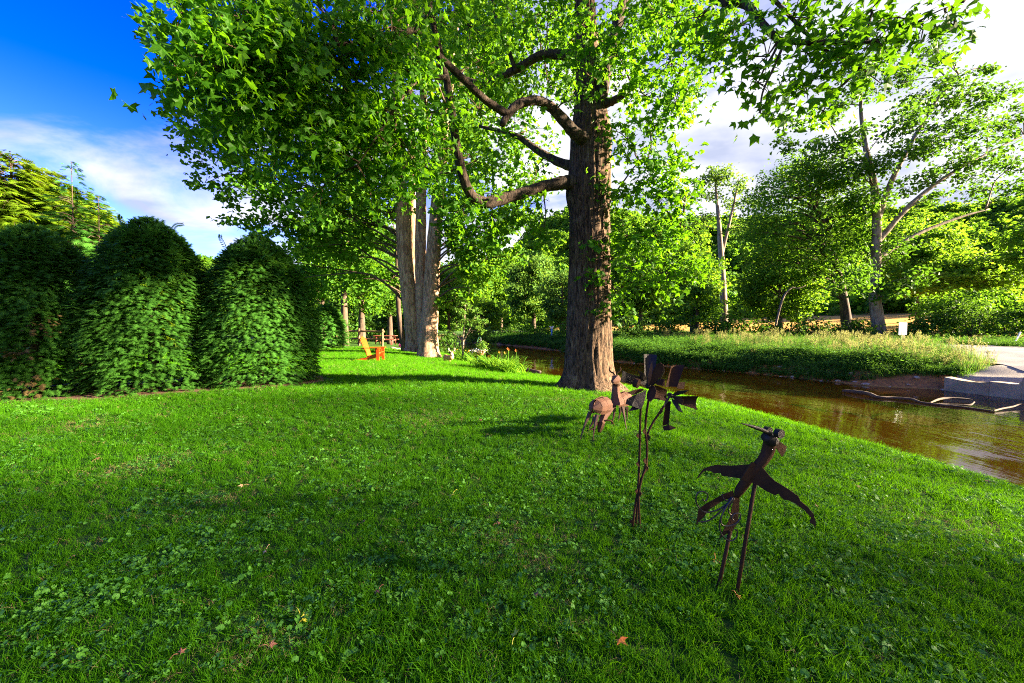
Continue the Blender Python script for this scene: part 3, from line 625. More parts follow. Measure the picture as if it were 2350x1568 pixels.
hedge('tallest clipped hemlock dome, between two others in the row', -8.80, 9.75, 1.40, 4.08, 18000, 2)
hedge('clipped hemlock dome at the end of the row by the open lawn', -6.80, 10.75, 1.42, 3.92, 18000, 3)
hedge('small dark hemlock dome far across the lawn behind the orange chair', *P(752, 800, 25.5)[:2], 1.15, 2.75, 2600, 4, None, 3, .32)
# ---- hemlocks behind the domes
def conifer(label, x, y, h, rad, n, mat, size, seed, thin=False, group='hemlocks behind the clipped domes'):
    g = np.random.default_rng(seed); base = at_ground(x, y); t = thing('hemlock_tree', label, 'tree', base, group)
    mb = MB(); tube(mb, [base, base + (0, 0, h * .5), base + (.05, 0, h)], [.20 if not thin else .06, .11 if not thin else .03, .008], 8, 5); mb.build('trunk', M['bark_far'], t, smooth=True)
    mb, lb = MB(), MB(); nb = int(n)
    P0, D0, S0, NR = [], [], [], []
    for k in range(nb):
        u = g.uniform(.06, 1.0) ** (.85); a = g.uniform(0, 6.28); L = rad * (1 - u) ** (.8 if thin else .5) * g.uniform(.65, 1.1) + .12
        s = base + np.array((.05 * u, 0, u * h)); o = np.array((math.cos(a), math.sin(a), 0))
        c = catmull([s, s + o * L * .5 + (0, 0, .20 * L), s + o * L + (0, 0, -.12 * L)], 5)
        if L > .5: tube(lb, c[::3], np.linspace(.018, .004, len(c[::3])), 4, 1, False, False)
        m = max(3, int(L * (9.5 if not thin else 10))); tt = g.uniform(.15 if not thin else .3, 1, m)
        pp = np.stack([np.interp(tt, np.linspace(0, 1, len(c)), c[:, i]) for i in range(3)], -1) + g.normal(size=(m, 3)) * .05
        sd = np.where(g.uniform(size=m) < .5, 1, -1)[:, None] * np.array((-o[1], o[0], 0)) * g.uniform(.2, 1, (m, 1)) + o
        P0.append(pp); D0.append(sd + np.array((0, 0, -.25)) + g.normal(size=(m, 3)) * .15); NR.append(np.tile((0, 0, 1.), (m, 1)) + g.normal(size=(m, 3)) * .3); S0.append(size * min(1, L * .8 + .2) * g.uniform(.7, 1.3, m))
    scatter(mb, SPRAY[0], SPRAY[1], np.concatenate(P0), frames_dir(np.concatenate(D0), np.concatenate(NR)), np.concatenate(S0))
    if lb.n: lb.build('limbs', M['bark_far'], t)
    mb.build('crown', M[mat], t, kind='stuff')
for lab, px, Y, top, rad, n, seed in [('sunlit hemlock tree with the highest crown behind the clipped domes', 20, 16.5, 345, 3.0, 380, 1), ('sunlit hemlock tree with a blunt crown beside the highest one', 95, 17.5, 385, 3.0, 350, 2), ('low sunlit hemlock standing over the gap between two domes', 180, 18.5, 432, 3.0, 330, 3), ('sunlit hemlock whose crown ends at the tallest dome', 245, 19.5, 488, 2.8, 300, 4), ('sunlit hemlock at the outer end of the row behind the domes', -90, 16, 380, 3.0, 240, 5)]:
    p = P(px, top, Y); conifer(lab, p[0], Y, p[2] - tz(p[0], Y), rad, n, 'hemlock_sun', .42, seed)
for lab, px, Y, top, rad, seed in [('spindly hemlock leader bowing over, dark against the sky', 160, 14.5, 368, 1.5, 7), ('short spindly hemlock with open drooping boughs, dark against the sky', 222, 14.8, 446, 1.6, 8)]:
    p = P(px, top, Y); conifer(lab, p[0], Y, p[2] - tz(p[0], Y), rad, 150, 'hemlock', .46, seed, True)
# ---- deciduous trees round the place
def auto_tree(name, label, px, Y, top, bottom, halfw, n, leaf, size, per, seed, r=.2, bark='bark_far', group=None, lean=0., blob=1.0, trunk_px=None):
    X = P(trunk_px or px, 760, Y)[0]; base = at_ground(X, Y); ct, cb = P(px, top, Y), P(px, bottom, Y); cx = ct[0]
    c = (ct + cb) / 2; hw = halfw / FPX * Y; hz = (ct[2] - cb[2]) / 2; s = blob * (hw * hw * hz) ** (1 / 3) * .36
    B = ellipsoid_blobs((cx, Y, c[2]), (max(hw - s * .7, .3), max(hw * .8 - s * .7, .3), max(hz - s * .6, .3)), n, seed, s, -1)
    tr = [base, base + np.array(((cx - X) * .2, 0, (c[2] - base[2]) * .5)), np.array((X + (cx - X) * .6, Y, c[2])), np.array((cx + lean, Y, ct[2] - hz * .3))]
    return tree(name, label, base, tr, r, B, leaf, size, per, bark, group)
g1 = 'trees behind the multi stem tree'
auto_tree('maple_tree', 'tall sunlit tree filling the gap between end dome and pale stems', 790, 29, 400, 690, 125, 60, 'leaf_mid', .28, 130, 27, .25, group=g1, blob=.8)
auto_tree('maple_tree', 'leafy sunlit tree rising behind the small dark dome', 740, 34, 520, 720, 75, 26, 'leaf_mid', .30, 130, 21, .22, group=g1)
auto_tree('maple_tree', 'dark trunked leafy tree beside the rail fence', 830, 32, 470, 740, 75, 30, 'leaf_mid', .28, 130, 22, .25, group=g1)
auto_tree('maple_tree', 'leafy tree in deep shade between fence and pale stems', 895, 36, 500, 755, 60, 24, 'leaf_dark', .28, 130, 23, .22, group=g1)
auto_tree('maple_tree', 'far pale green tree in the gap past the last dome', 700, 48, 600, 770, 55, 20, 'leaf_far', .38, 100, 24, .25, group=g1)
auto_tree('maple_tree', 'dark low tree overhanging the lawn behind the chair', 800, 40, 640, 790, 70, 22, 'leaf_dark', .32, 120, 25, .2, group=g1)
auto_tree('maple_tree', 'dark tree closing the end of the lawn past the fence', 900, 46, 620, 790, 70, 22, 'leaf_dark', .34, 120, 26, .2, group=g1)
# thin twin stem beside the pale stems
tree('slender_tree', 'slender twin stemmed tree just left of the pale stems', at_ground(P(920, 795, 24.5)[0], 24.5), None, .15,
     [(*P(x, y, 25), 1.0) for x, y in ((905, 560), (880, 620), (925, 520), (895, 500))], 'leaf_mid', .26, 170, 'bark_far', None,
     [([P(928, 806, 24.5), P(918, 740, 24.5), P(912, 660, 24.5), P(910, 540, 24.6)], [.20, .15, .13, .06]), ([P(934, 806, 24.6), P(936, 750, 24.6), P(928, 690, 24.6), P(925, 560, 24.6)], [.20, .15, .12, .05])], .06)
g2 = 'trees over the far bend of the creek'
auto_tree('bank_tree', 'dark leafy tree hanging low over the far water behind the ornamental tree', 1030, 44, 590, 775, 75, 26, 'leaf_mid', .34, 120, 31, .25, group=g2)
auto_tree('bank_tree', 'rounded light green tree at the far bend beside the road glimpse', 1110, 52, 660, 790, 55, 24, 'leaf_far', .34, 110, 32, .2, group=g2)
auto_tree('bank_tree', 'tall willowy pale tree above the far bend', 1225, 62, 585, 745, 75, 34, 'leaf_willow', .38, 110, 33, .3, group=g2)
auto_tree('bank_tree', 'broad light green tree half hidden by the shade tree trunk', 1290, 55, 610, 765, 55, 26, 'leaf_willow', .36, 110, 34, .3, group=g2)
auto_tree('bank_tree', 'bushy mid green tree left of the willowy one', 1150, 75, 560, 740, 70, 28, 'leaf_far', .45, 90, 35, .3, group=g2)
auto_tree('bank_tree', 'dark tree standing over the far road', 1080, 70, 560, 750, 70, 26, 'leaf_far', .45, 90, 36, .3, group=g2)
g3 = 'trees beyond the road'
auto_tree('roadside_tree', 'sunlit yellow green tree just right of the shade tree trunk across the creek', 1470, 48, 560, 740, 80, 30, 'leaf_far', .36, 110, 41, .3, group=g3)
auto_tree('roadside_tree', 'yellow green tree at the foot of the thin tall tree', 1590, 52, 540, 720, 75, 30, 'leaf_far', .36, 110, 42, .3, group=g3)
auto_tree('roadside_tree', 'dark round low tree in front of the tan field', 1600, 42, 640, 760, 62, 26, 'leaf_mid', .3, 130, 43, .25, group=g3)
auto_tree('roadside_tree', 'low dark tree beside the leaning broken branch', 1790, 44, 590, 755, 90, 32, 'leaf_far', .32, 120, 44, .3, group=g3)
auto_tree('roadside_tree', 'bright yellow green tree right of the great sycamore', 2110, 50, 500, 690, 95, 34, 'leaf_far', .36, 110, 45, .35, group=g3)
auto_tree('roadside_tree', 'light green tree near the leaning white post', 2260, 44, 560, 720, 110, 36, 'leaf_far', .34, 110, 46, .3, group=g3)
auto_tree('roadside_tree', 'dark bushy tree shading the bend of the road', 2230, 38, 660, 780, 120, 36, 'leaf_mid', .28, 130, 47, .25, group=g3)
auto_tree('roadside_tree', 'dark tree leaning in from beyond the leaning white post', 2395, 36, 470, 650, 80, 26, 'leaf_mid', .3, 110, 48, .3, group=g3)
auto_tree('roadside_tree', 'broad dark oak left of the great sycamore with a forked trunk', 1850, 42, 330, 700, 165, 95, 'leaf_mid', .28, 62, 49, .42, group=g3, trunk_px=1947, blob=.72)
# the great sycamore with rising open limbs
def sycamore():
    Y0 = 38.; base = at_ground(P(2015, 765, Y0)[0], Y0)
    def st(ctrl): return ([P(x, y, Y) for x, y, Y, r in ctrl], [r * .68 / FPX * Y for x, y, Y, r in ctrl])
    S = [st([(2018, 790, Y0, 24), (2015, 745, Y0, 19), (2008, 680, Y0, 16), (2010, 590, Y0, 14), (2012, 500, Y0, 12), (2005, 420, Y0, 10), (1985, 330, Y0, 7), (1975, 230, Y0, 4), (1990, 150, Y0, 2)]),
         st([(2010, 520, Y0, 9), (2040, 430, Y0, 8), (2090, 330, Y0, 6), (2150, 230, Y0, 4), (2200, 170, Y0, 2)]),
         st([(2010, 560, Y0, 9), (2090, 470, Y0, 7), (2180, 400, Y0, 5), (2290, 340, Y0, 3), (2350, 310, Y0, 2)]),
         st([(2005, 600, Y0, 8), (2100, 540, Y0, 6), (2200, 500, Y0, 4), (2270, 480, Y0, 2)])]
    B = []
    g = np.random.default_rng(8)
    for (x, y, r) in [(1960, 200, 1.5), (1900, 260, 1.4), (2000, 150, 1.3), (2060, 190, 1.5), (2110, 140, 1.2), (2180, 140, 1.0), (2200, 200, 1.5), (2130, 230, 1.7), (2060, 280, 1.6), (2270, 160, .8), (2280, 210, 1.0), (2250, 260, 1.4), (2190, 310, 1.7), (2110, 330, 1.6), (2300, 300, 1.2), (2340, 260, .9), (2260, 350, 1.5), (2330, 370, 1.3), (2180, 390, 1.5), (2100, 420, 1.2), (2250, 430, 1.3), (2330, 440, 1.1), (2150, 455, .8), (2030, 370, 1.4), (1960, 320, 1.4), (1890, 340, 1.4), (1940, 400, 1.6), (1990, 460, 1.5), (1850, 400, 1.3), (2060, 590, 1.5), (1980, 560, 1.4), (2090, 640, 1.5), (1960, 640, 1.5), (2040, 680, 1.2), (1820, 280, .9), (1800, 330, .9), (2350, 200, .7), (2040, 120, .8), (2150, 100, .7)]:
        B.append((*P(x, y, Y0 + g.uniform(-3.5, 3.5)), r * 1.22))
    tree('sycamore_tree', 'great open sycamore with pale rising limbs beyond the road sign', base, None, .5, B, 'leaf_syc', .33, 165, 'bark_syc', g3, S, .07, 999, .5)
sycamore()
def thin_tree():
    Y0 = 60.; base = at_ground(P(1660, 740, Y0)[0], Y0)
    def st(ctrl): return ([P(x, y, Y0) for x, y, r in ctrl], [r / FPX * Y0 for x, y, r in ctrl])
    S = [st([(1664, 770, 9), (1658, 640, 7), (1652, 540, 5), (1645, 460, 3), (1640, 395, 1)]), st([(1655, 590, 4), (1672, 520, 3), (1690, 440, 2), (1695, 410, 1)])]
    B = [(*P(x, y, Y0 + rng.uniform(-2, 2)), r) for x, y, r in [(1640, 395, 1.8), (1615, 420, 1.5), (1665, 410, 1.4), (1600, 450, 1.2), (1700, 430, 1.6), (1720, 470, 1.2), (1680, 470, 1.3), (1620, 500, 1.3), (1590, 520, 1.1), (1700, 520, 1.2), (1640, 450, 1.2)]]
    tree('thin_tree', 'thin tall tree with an open feathery crown against white cloud', base, None, .3, B, 'leaf_willow', .40, 120, 'bark_syc', g3, S, .06, 999, .6)
thin_tree()
# trees on the far bank beside the viewer, whose shade covers the near lawn
g4 = 'tall trees along the creek downstream'
for i, (x, y, h, s) in enumerate([(29, 1.6, 16, 61), (30, -3.4, 18, 62), (28, -8.8, 18, 63), (33, -15, 20, 64)]):
    base = at_ground(x, y); B = ellipsoid_blobs((x, y, h * .58), (4.2, 3.9, h * .42), 44, s, 1.7, -1)
    tree('creek_tree', ['leafy tree closest to the concrete wall downstream', 'tall leafy tree second downstream from the concrete wall', 'leafy tree downstream where the creek straightens', 'farthest leafy tree downstream'][i], base, [base, base + (0, 0, h * .3), base + (.2, .1, h * .6), base + (0, 0, h * .9)], .35, B, 'leaf_mid', .26, 41, group=g4)
# ------------------------------------------------------------------ hill with its wood
def gn_scatter(name, pts, eul, scl, idx, temps, kind='stuff'):
    me = bpy.data.meshes.new(name); me.vertices.add(len(pts)); me.vertices.foreach_set('co', np.asarray(pts, np.float32).ravel())
    for nm, ty, v, key in (('rot', 'FLOAT_VECTOR', np.asarray(eul, np.float32).ravel(), 'vector'), ('scl', 'FLOAT', np.asarray(scl, np.float32), 'value'), ('idx', 'INT', np.asarray(idx, np.int32), 'value')):
        a = me.attributes.new(nm, ty, 'POINT'); a.data.foreach_set(key, v)
    o = bpy.data.objects.new(name, me); col.objects.link(o)
    if kind: o['kind'] = kind
    c = bpy.data.collections.new(name + '_pieces')
    for i, (m_, mt) in enumerate(temps):
        m_.materials.append(mt); to = bpy.data.objects.new('%s_piece_%02d' % (name, i), m_); c.objects.link(to)
    ng = bpy.data.node_groups.new(name, 'GeometryNodeTree')
    ng.interface.new_socket('Geometry', in_out='INPUT', socket_type='NodeSocketGeometry'); ng.interface.new_socket('Geometry', in_out='OUTPUT', socket_type='NodeSocketGeometry')
    gi, go = ng.nodes.new('NodeGroupInput'), ng.nodes.new('NodeGroupOutput'); iop = ng.nodes.new('GeometryNodeInstanceOnPoints'); ci = ng.nodes.new('GeometryNodeCollectionInfo')
    ci.inputs['Collection'].default_value = c; ci.inputs['Separate Children'].default_value = True; ci.inputs['Reset Children'].default_value = True
    def na(n, t): a = ng.nodes.new('GeometryNodeInputNamedAttribute'); a.data_type = t; a.inputs['Name'].default_value = n; return a.outputs['Attribute']
    er = ng.nodes.new('FunctionNodeEulerToRotation'); L = ng.links
    L.new(na('rot', 'FLOAT_VECTOR'), er.inputs[0]); L.new(er.outputs[0], iop.inputs['Rotation']); L.new(na('scl', 'FLOAT'), iop.inputs['Scale']); L.new(na('idx', 'INT'), iop.inputs['Instance Index'])
    iop.inputs['Pick Instance'].default_value = True
    L.new(gi.outputs[0], iop.inputs['Points']); L.new(ci.outputs[0], iop.inputs['Instance']); L.new(iop.outputs[0], go.inputs[0])
    md = o.modifiers.new('scatter', 'NODES'); md.node_group = ng; return o
def hill_z(x, y):
    prof = np.interp(np.arctan2(x, y), [-1.6, -.9, -.3, 0, .15, .35, .5, .75, .9, 1.1, 1.6], [40, 30, 22, 42, 52, 45, 45, 41, 35, 35, 40])
    rr = np.hypot(x, y)
    return -4 + prof * smooth(95, 250, rr) * (1 + .08 * np.sin(x * .03) + .06 * np.sin(x * .07 + y * .05)) + 8 * smooth(250, 500, rr)
def build_hill():
    th = np.linspace(-1.75, 1.9, 120); rr = np.array([88, 100, 112, 125, 140, 155, 170, 185, 200, 220, 240, 260, 300, 360, 450, 600])
    A, Rr = np.meshgrid(th, rr); X, Y = Rr * np.sin(A), Rr * np.cos(A); Z = hill_z(X, Y) + terrain(X, Y) * .6
    V = np.stack((X.ravel(), Y.ravel(), Z.ravel()), 1); nx = len(th); i = (np.arange(len(rr) - 1)[:, None] * nx + np.arange(nx - 1)[None]).ravel()
    o = MB().add(V, None, np.stack((i, i + 1, i + nx + 1, i + nx), -1)).build('hill', plain('hill_floor', (.05, .09, .02), (.09, .08, .03), .95, .3), smooth=True); o['kind'] = 'structure'
    temps = []
    for k in range(4):
        B = ellipsoid_blobs((0, 0, 4.2), (2.6, 2.6, 3.6), 16, 200 + k, 1.35, -1); pos, out = crown_points(B, 36)
        mb = MB(); leaves(mb, pos, out, .75); tube(mb, [(0, 0, -2), (0, 0, 5)], [.2, .08], 5, 2); temps.append((mb.mesh('hill_crown'), M['leaf_far'] if k % 2 else M['leaf_mid']))
    n = 3600; a = rng.uniform(-1.1, 1.25, n); r_ = np.sqrt(rng.uniform(93 ** 2, 265 ** 2, n)); x, y = r_ * np.sin(a), r_ * np.cos(a)
    z = hill_z(x, y) + terrain(x, y) * .6
    gn_scatter('hillside_wood', np.stack((x, y, z), 1), np.stack((0 * a, 0 * a, rng.uniform(0, 6.28, n)), 1), rng.uniform(.8, 1.5, n), rng.integers(0, 4, n), temps)
build_hill()
# ------------------------------------------------------------------ the sculptures
def crop(x0, y0, s): return lambda cx, cy, Y: P((x0 + cx / s) * .61198, (y0 + cy / s) * .61198, Y)
def bird():
    c = crop(2550, 1550, 2.0367); Y = 2.22
    b = c(420, 1480, Y); base = np.array((b[0], b[1], tz(b[0], b[1])))
    t = thing('bird_sculpture', 'rusty scrap metal long beaked bird with spread wings on two rods', 'sculpture', base)
    def rod(a, bb, r, nm='rod'): tube(MB(), 0, 0) if False else None; mb = MB(); tube(mb, [a, bb], [r, r], 10, 2); return mb.build(nm, M['rust'], t, smooth=True)
    lo = c(418, 1480, 2.2); lo[2] = tz(lo[0], lo[1]) - .05; rod(lo, c(572, 540, 2.2), .0105)
    lo = c(278, 1390, 2.28); lo[2] = tz(lo[0], lo[1]) - .05; rod(lo, c(385, 900, 2.26), .0105)
    mb = MB(); tube(mb, [c(700, 170, 2.18), c(690, 215, 2.19), c(672, 290, 2.2), c(640, 350, 2.2), c(590, 410, 2.21), c(520, 500, 2.23), c(455, 590, 2.25), c(432, 640, 2.26)], [.030, .033, .032, .029, .028, .028, .025, .012], 14, 6); mb.build('body', M['rust'], t, smooth=True)
    mb = MB(); tube(mb, [c(740, 185, 2.16), c(700, 200, 2.17), c(652, 175, 2.16)], [.022, .040, .026], 12, 5); head = mb.build('head', M['steel_dark'], t, smooth=True)
    for (x, y, r, d) in ((670, 132, .021, 2.17), (757, 155, .024, 2.12)):
        p = c(x, y, d); mb = MB(); tube(mb, [p + (-.004, .014, 0), p + (.004, -.014, 0)], [r, r], 20, 2); mb.build('eye', M['steel_dark'], head)
    mb = MB(); tube(mb, [c(690, 158, 2.14), c(620, 125, 2.12), c(540, 98, 2.10), c(462, 75, 2.08)], [.012, .011, .008, .001], 8, 4); mb.build('beak', M['steel_dark'], head, smooth=True)
    mb = MB(); plate(mb, [c(760, 215, 2.2), c(815, 255, 2.22), c(800, 300, 2.22), c(778, 333, 2.22), c(732, 262, 2.2)], .004); mb.build('crest_plate', M['rust'], head)
    dR = lambda x: 2.2 - (x - 560) / 480 * .16
    mb = MB(); plate(mb, [c(x, y, dR(x)) for x, y in [(575, 395), (625, 405), (680, 475), (730, 520), (830, 580), (905, 635), (920, 670), (975, 715), (1020, 770), (1038, 830), (1035, 880), (1018, 850), (992, 835), (1000, 795), (950, 740), (880, 690), (830, 665), (790, 660), (760, 628), (755, 612), (728, 628), (650, 590), (590, 548), (520, 515)]], .004); mb.build('wing', M['rust'], t)
    dL = lambda x: 2.22 + (540 - x) / 420 * .25
    mb = MB(); plate(mb, [c(x, y, dL(x)) for x, y in [(545, 388), (480, 395), (380, 400), (270, 395), (225, 405), (180, 425), (150, 460), (125, 505), (140, 495), (160, 465), (190, 440), (235, 440), (262, 460), (310, 458), (322, 478), (400, 490), (455, 497), (520, 500)]], .004); mb.build('wing', M['rust'], t)
    mb = MB(); plate(mb, [c(x, y, 2.20) for x, y in [(548, 372), (610, 400), (520, 520), (460, 508)]], .010); mb.build('shoulder_plate', M['rust'], t)
    mb = MB(); plate(mb, [c(x, y, 2.26) for x, y in [(405, 590), (330, 620), (200, 690), (140, 735), (125, 850), (190, 780), (215, 740), (330, 665), (415, 640)]], .004); mb.build('tail_feather', M['rust'], t)
    mb = MB(); plate(mb, [c(x, y, 2.27) for x, y in [(420, 620), (455, 630), (450, 740), (440, 830), (400, 900), (330, 935), (298, 960), (330, 900), (380, 800), (400, 700)]], .004); mb.build('tail_feather', M['rust'], t)
    def wire(pts, d=2.22, r=.0042):
        mb = MB(); tube(mb, [c(x, y, d) for x, y in pts], r, 7, 6); mb.build('scroll', M['wire'], t, smooth=True)
    wire([(405, 640), (350, 700), (270, 745), (190, 755), (140, 715), (122, 660), (135, 610), (175, 598), (210, 620), (205, 660), (185, 670), (172, 655)])
    wire([(405, 645), (370, 690), (300, 760), (230, 815), (170, 830), (140, 825)], 2.24)
    wire([(400, 650), (350, 720), (315, 800), (320, 850), (370, 862), (430, 840), (462, 800), (455, 768), (415, 768), (395, 800), (410, 820)], 2.2)
    wire([(410, 650), (340, 740), (305, 830), (310, 910), (350, 960), (390, 975), (430, 950), (438, 905), (420, 885)], 2.21)
    wire([(395, 640), (360, 668), (330, 650), (322, 618)], 2.23); wire([(415, 650), (375, 715), (372, 755), (400, 785)], 2.24)
bird()
def flower():
    c = crop(2100, 1280, 2.0367); Y = 2.97
    b = c(585, 1460, Y); base = np.array((b[0], b[1], tz(b[0], b[1])))
    t = thing('flower_sculpture', 'two dark scrap metal flowers on thorny rod stems welded from shovel blades', 'sculpture', base)
    def stem(pts, thorns, r=.0085):
        w_ = [c(x, y, d) for x, y, d in pts]; w_[0][2] = tz(w_[0][0], w_[0][1]) - .05
        mb = MB(); tube(mb, w_, r, 9, 6); s = mb.build('stem', M['rust'], t, smooth=True)
        for (x, y, dx) in thorns:
            mb = MB(); plate(mb, [c(x, y - 26, 2.96), c(x + dx, y - 4, 2.95), c(x + dx * .8, y + 8, 2.95), c(x, y + 26, 2.96)], .006); mb.build('thorn', M['rust'], s)
    stem([(548, 1455, 2.97), (575, 1250, 2.97), (596, 1120, 2.97), (605, 900, 2.97), (612, 700, 2.96), (616, 520, 2.95), (650, 400, 2.93)], [(608, 722, -26), (604, 938, -24), (594, 1150, -22), (560, 1380, -28)])
    stem([(575, 1445, 3.0), (592, 1250, 3.0), (606, 1100, 3.0), (640, 1000, 3.0), (662, 900, 3.0), (664, 800, 3.0), (652, 680, 2.99), (660, 560, 2.97), (678, 440, 2.95)], [(655, 915, -20), (662, 970, 14), (650, 690, -20)])
    stem([(612, 1475, 2.94), (604, 1300, 2.95), (602, 1160, 2.96), (630, 1030, 2.98), (658, 960, 3.0), (664, 850, 3.02), (668, 720, 3.03), (700, 640, 3.05), (760, 545, 3.07), (800, 490, 3.1)], [(668, 735, 26), (765, 535, 22), (610, 1165, 14)])
    def curved(nm, quad, d0, d1, sag, mat, parent, nseg=6):
        """a bent blade: quad = 4 crop corners (base-left, base-right, tip-right, tip-left); sags across its width"""
        a, b_, c_, d_ = [np.array(c(x, y, d)) for (x, y), d in zip(quad, (d0, d0, d1, d1))]
        V, Q = [], []; nv = 5
        for i in range(nv):
            v = i / (nv - 1)
            for j in range(nseg + 1):
                u = j / nseg; p = (a * (1 - u) + b_ * u) * (1 - v) + (d_ * (1 - u) + c_ * u) * v
                V.append(p + np.array((0, 1, 0)) * sag * (1 - (2 * u - 1) ** 2) * (.4 + .6 * v) + np.array((0, 0, -1)) * 0)
        V = np.array(V); V2 = V + np.array((0, .004, .0)); k = nseg + 1
        q = [(i * k + j, i * k + j + 1, (i + 1) * k + j + 1, (i + 1) * k + j) for i in range(nv - 1) for j in range(nseg)]; q = np.array(q); n = len(V)
        rim = list(range(k)) + [i * k + k - 1 for i in range(1, nv)] + [(nv - 1) * k + j for j in range(k - 2, -1, -1)] + [i * k for i in range(nv - 2, 0, -1)]
        rq = np.array([(rim[i], rim[(i + 1) % len(rim)], rim[(i + 1) % len(rim)] + n, rim[i] + n) for i in range(len(rim))])
        mb = MB(); mb.add(np.vstack((V, V2)), None, np.vstack((q[:, ::-1], q + n, rq))); return mb.build(nm, mat, parent, smooth=False)
    def leafp(nm, pts, ds, mat, parent, fold=.02):
        pts3 = [c(x, y, d) for (x, y), d in zip(pts, ds)]; mb = MB(); plate(mb, pts3, .005); return mb.build(nm, mat, parent)
    D, Rr = M['steel_dark'], M['rust']
    def head(cx, cy, d):
        p = c(cx, cy, d); mb = MB(); tube(mb, [p + (0, .02, 0), p + (0, -.02, 0)], [.022, .016], 12, 3); return mb.build('flower_head', D, t, smooth=True)
    h = head(678, 345, 2.92)
    curved('petal', [(648, 330), (712, 330), (742, 105), (640, 100)], 2.93, 2.98, .035, D, h)
    curved('petal', [(640, 380), (655, 300), (610, 262), (478, 222)], 2.92, 2.86, .0, D, h, 4) if False else None
    leafp('petal', [(655, 345), (560, 330), (465, 310), (480, 225), (540, 252), (610, 268), (650, 300)], [2.92, 2.88, 2.83, 2.83, 2.86, 2.89, 2.92], D, h)
    leafp('petal', [(660, 372), (650, 440), (630, 500), (610, 520), (560, 500), (500, 478), (512, 440), (560, 415)], [2.92, 2.88, 2.84, 2.83, 2.83, 2.84, 2.84, 2.88], D, h)
    leafp('petal', [(620, 515), (520, 537), (560, 492), (640, 480)], [2.84, 2.83, 2.86, 2.87], D, h)
    leafp('petal', [(650, 372), (560, 412), (510, 395), (560, 375), (620, 360)], [2.91, 2.85, 2.82, 2.85, 2.89], Rr, h)
    leafp('petal', [(655, 300), (620, 285), (592, 222), (640, 245), (662, 280)], [2.91, 2.88, 2.84, 2.87, 2.9], D, h)
    leafp('petal', [(672, 330), (672, 270), (690, 180), (705, 150), (708, 200), (700, 270), (684, 330)], [2.9, 2.87, 2.84, 2.82, 2.84, 2.87, 2.9], M['rust_lit'], h)
    leafp('petal', [(680, 345), (710, 230), (735, 180), (765, 163), (792, 180), (795, 215), (770, 265), (720, 320)], [2.9, 2.86, 2.83, 2.81, 2.81, 2.81, 2.83, 2.87], Rr, h)
    leafp('petal', [(690, 350), (760, 300), (800, 215), (795, 240), (760, 290), (700, 335)], [2.89, 2.84, 2.80, 2.82, 2.85, 2.88], D, h)
    leafp('petal', [(690, 350), (720, 340), (738, 380), (725, 430), (690, 462), (662, 440), (668, 390)], [2.89, 2.85, 2.82, 2.8, 2.8, 2.83, 2.87], Rr, h)
    p = c(585, 320, 2.80); mb = MB(); tube(mb, [p + (-.012, .01, .004), p + (.012, -.01, -.004)], [.033, .033], 16, 2); mb.build('stamen', Rr, h)
    mb = MB(); tube(mb, [c(550, 290, 2.78), c(650, 352, 2.88)], .006, 7, 2); mb.build('stamen', Rr, h, smooth=True)
    h = head(845, 415, 3.08)
    curved('petal', [(805, 350), (895, 350), (952, 182), (850, 192)], 3.08, 3.12, .04, Rr, h)
    curved('petal', [(808, 460), (848, 460), (832, 640), (782, 660)], 3.06, 3.04, .03, Rr, h)
    leafp('petal', [(782, 655), (832, 640), (888, 662), (840, 678), (795, 682)], [3.04, 3.03, 2.98, 2.97, 3.0], Rr, h)
    curved('petal', [(880, 420), (880, 470), (1050, 525), (1060, 420)], 3.06, 3.0, .035, Rr, h)
    curved('petal', [(820, 370), (820, 460), (715, 440), (725, 335)], 3.06, 3.02, .03, Rr, h)
    leafp('petal', [(850, 410), (900, 380), (985, 374), (950, 398), (880, 418)], [3.04, 3.0, 2.96, 2.98, 3.02], D, h)
    leafp('petal', [(850, 430), (905, 480), (938, 545), (900, 530), (860, 470)], [3.04, 3.0, 2.97, 2.98, 3.02], D, h)
    leafp('petal', [(890, 360), (900, 315), (955, 312), (945, 365)], [3.12, 3.14, 3.15, 3.13], Rr, h)
    leafp('petal', [(800, 345), (800, 290), (735, 290), (735, 330)], [3.12, 3.14, 3.14, 3.12], Rr, h)
    leafp('petal', [(845, 420), (820, 470), (790, 500), (800, 460), (830, 415)], [3.03, 3.0, 2.98, 3.0, 3.03], D, h)
    leafp('petal', [(850, 418), (915, 420), (945, 450), (935, 480), (890, 470)], [3.03, 2.99, 2.97, 2.97, 2.99], M['rust'], h)
flower()
def loft(mb, rings):
    V = np.concatenate(rings); S = len(rings[0]); n = len(rings); i = np.arange(n - 1)[:, None] * S; j = np.arange(S)[None]
    Q = np.stack((i + j, i + (j + 1) % S, i + S + (j + 1) % S, i + S + j), -1).reshape(-1, 4); mb.add(V, None, Q)
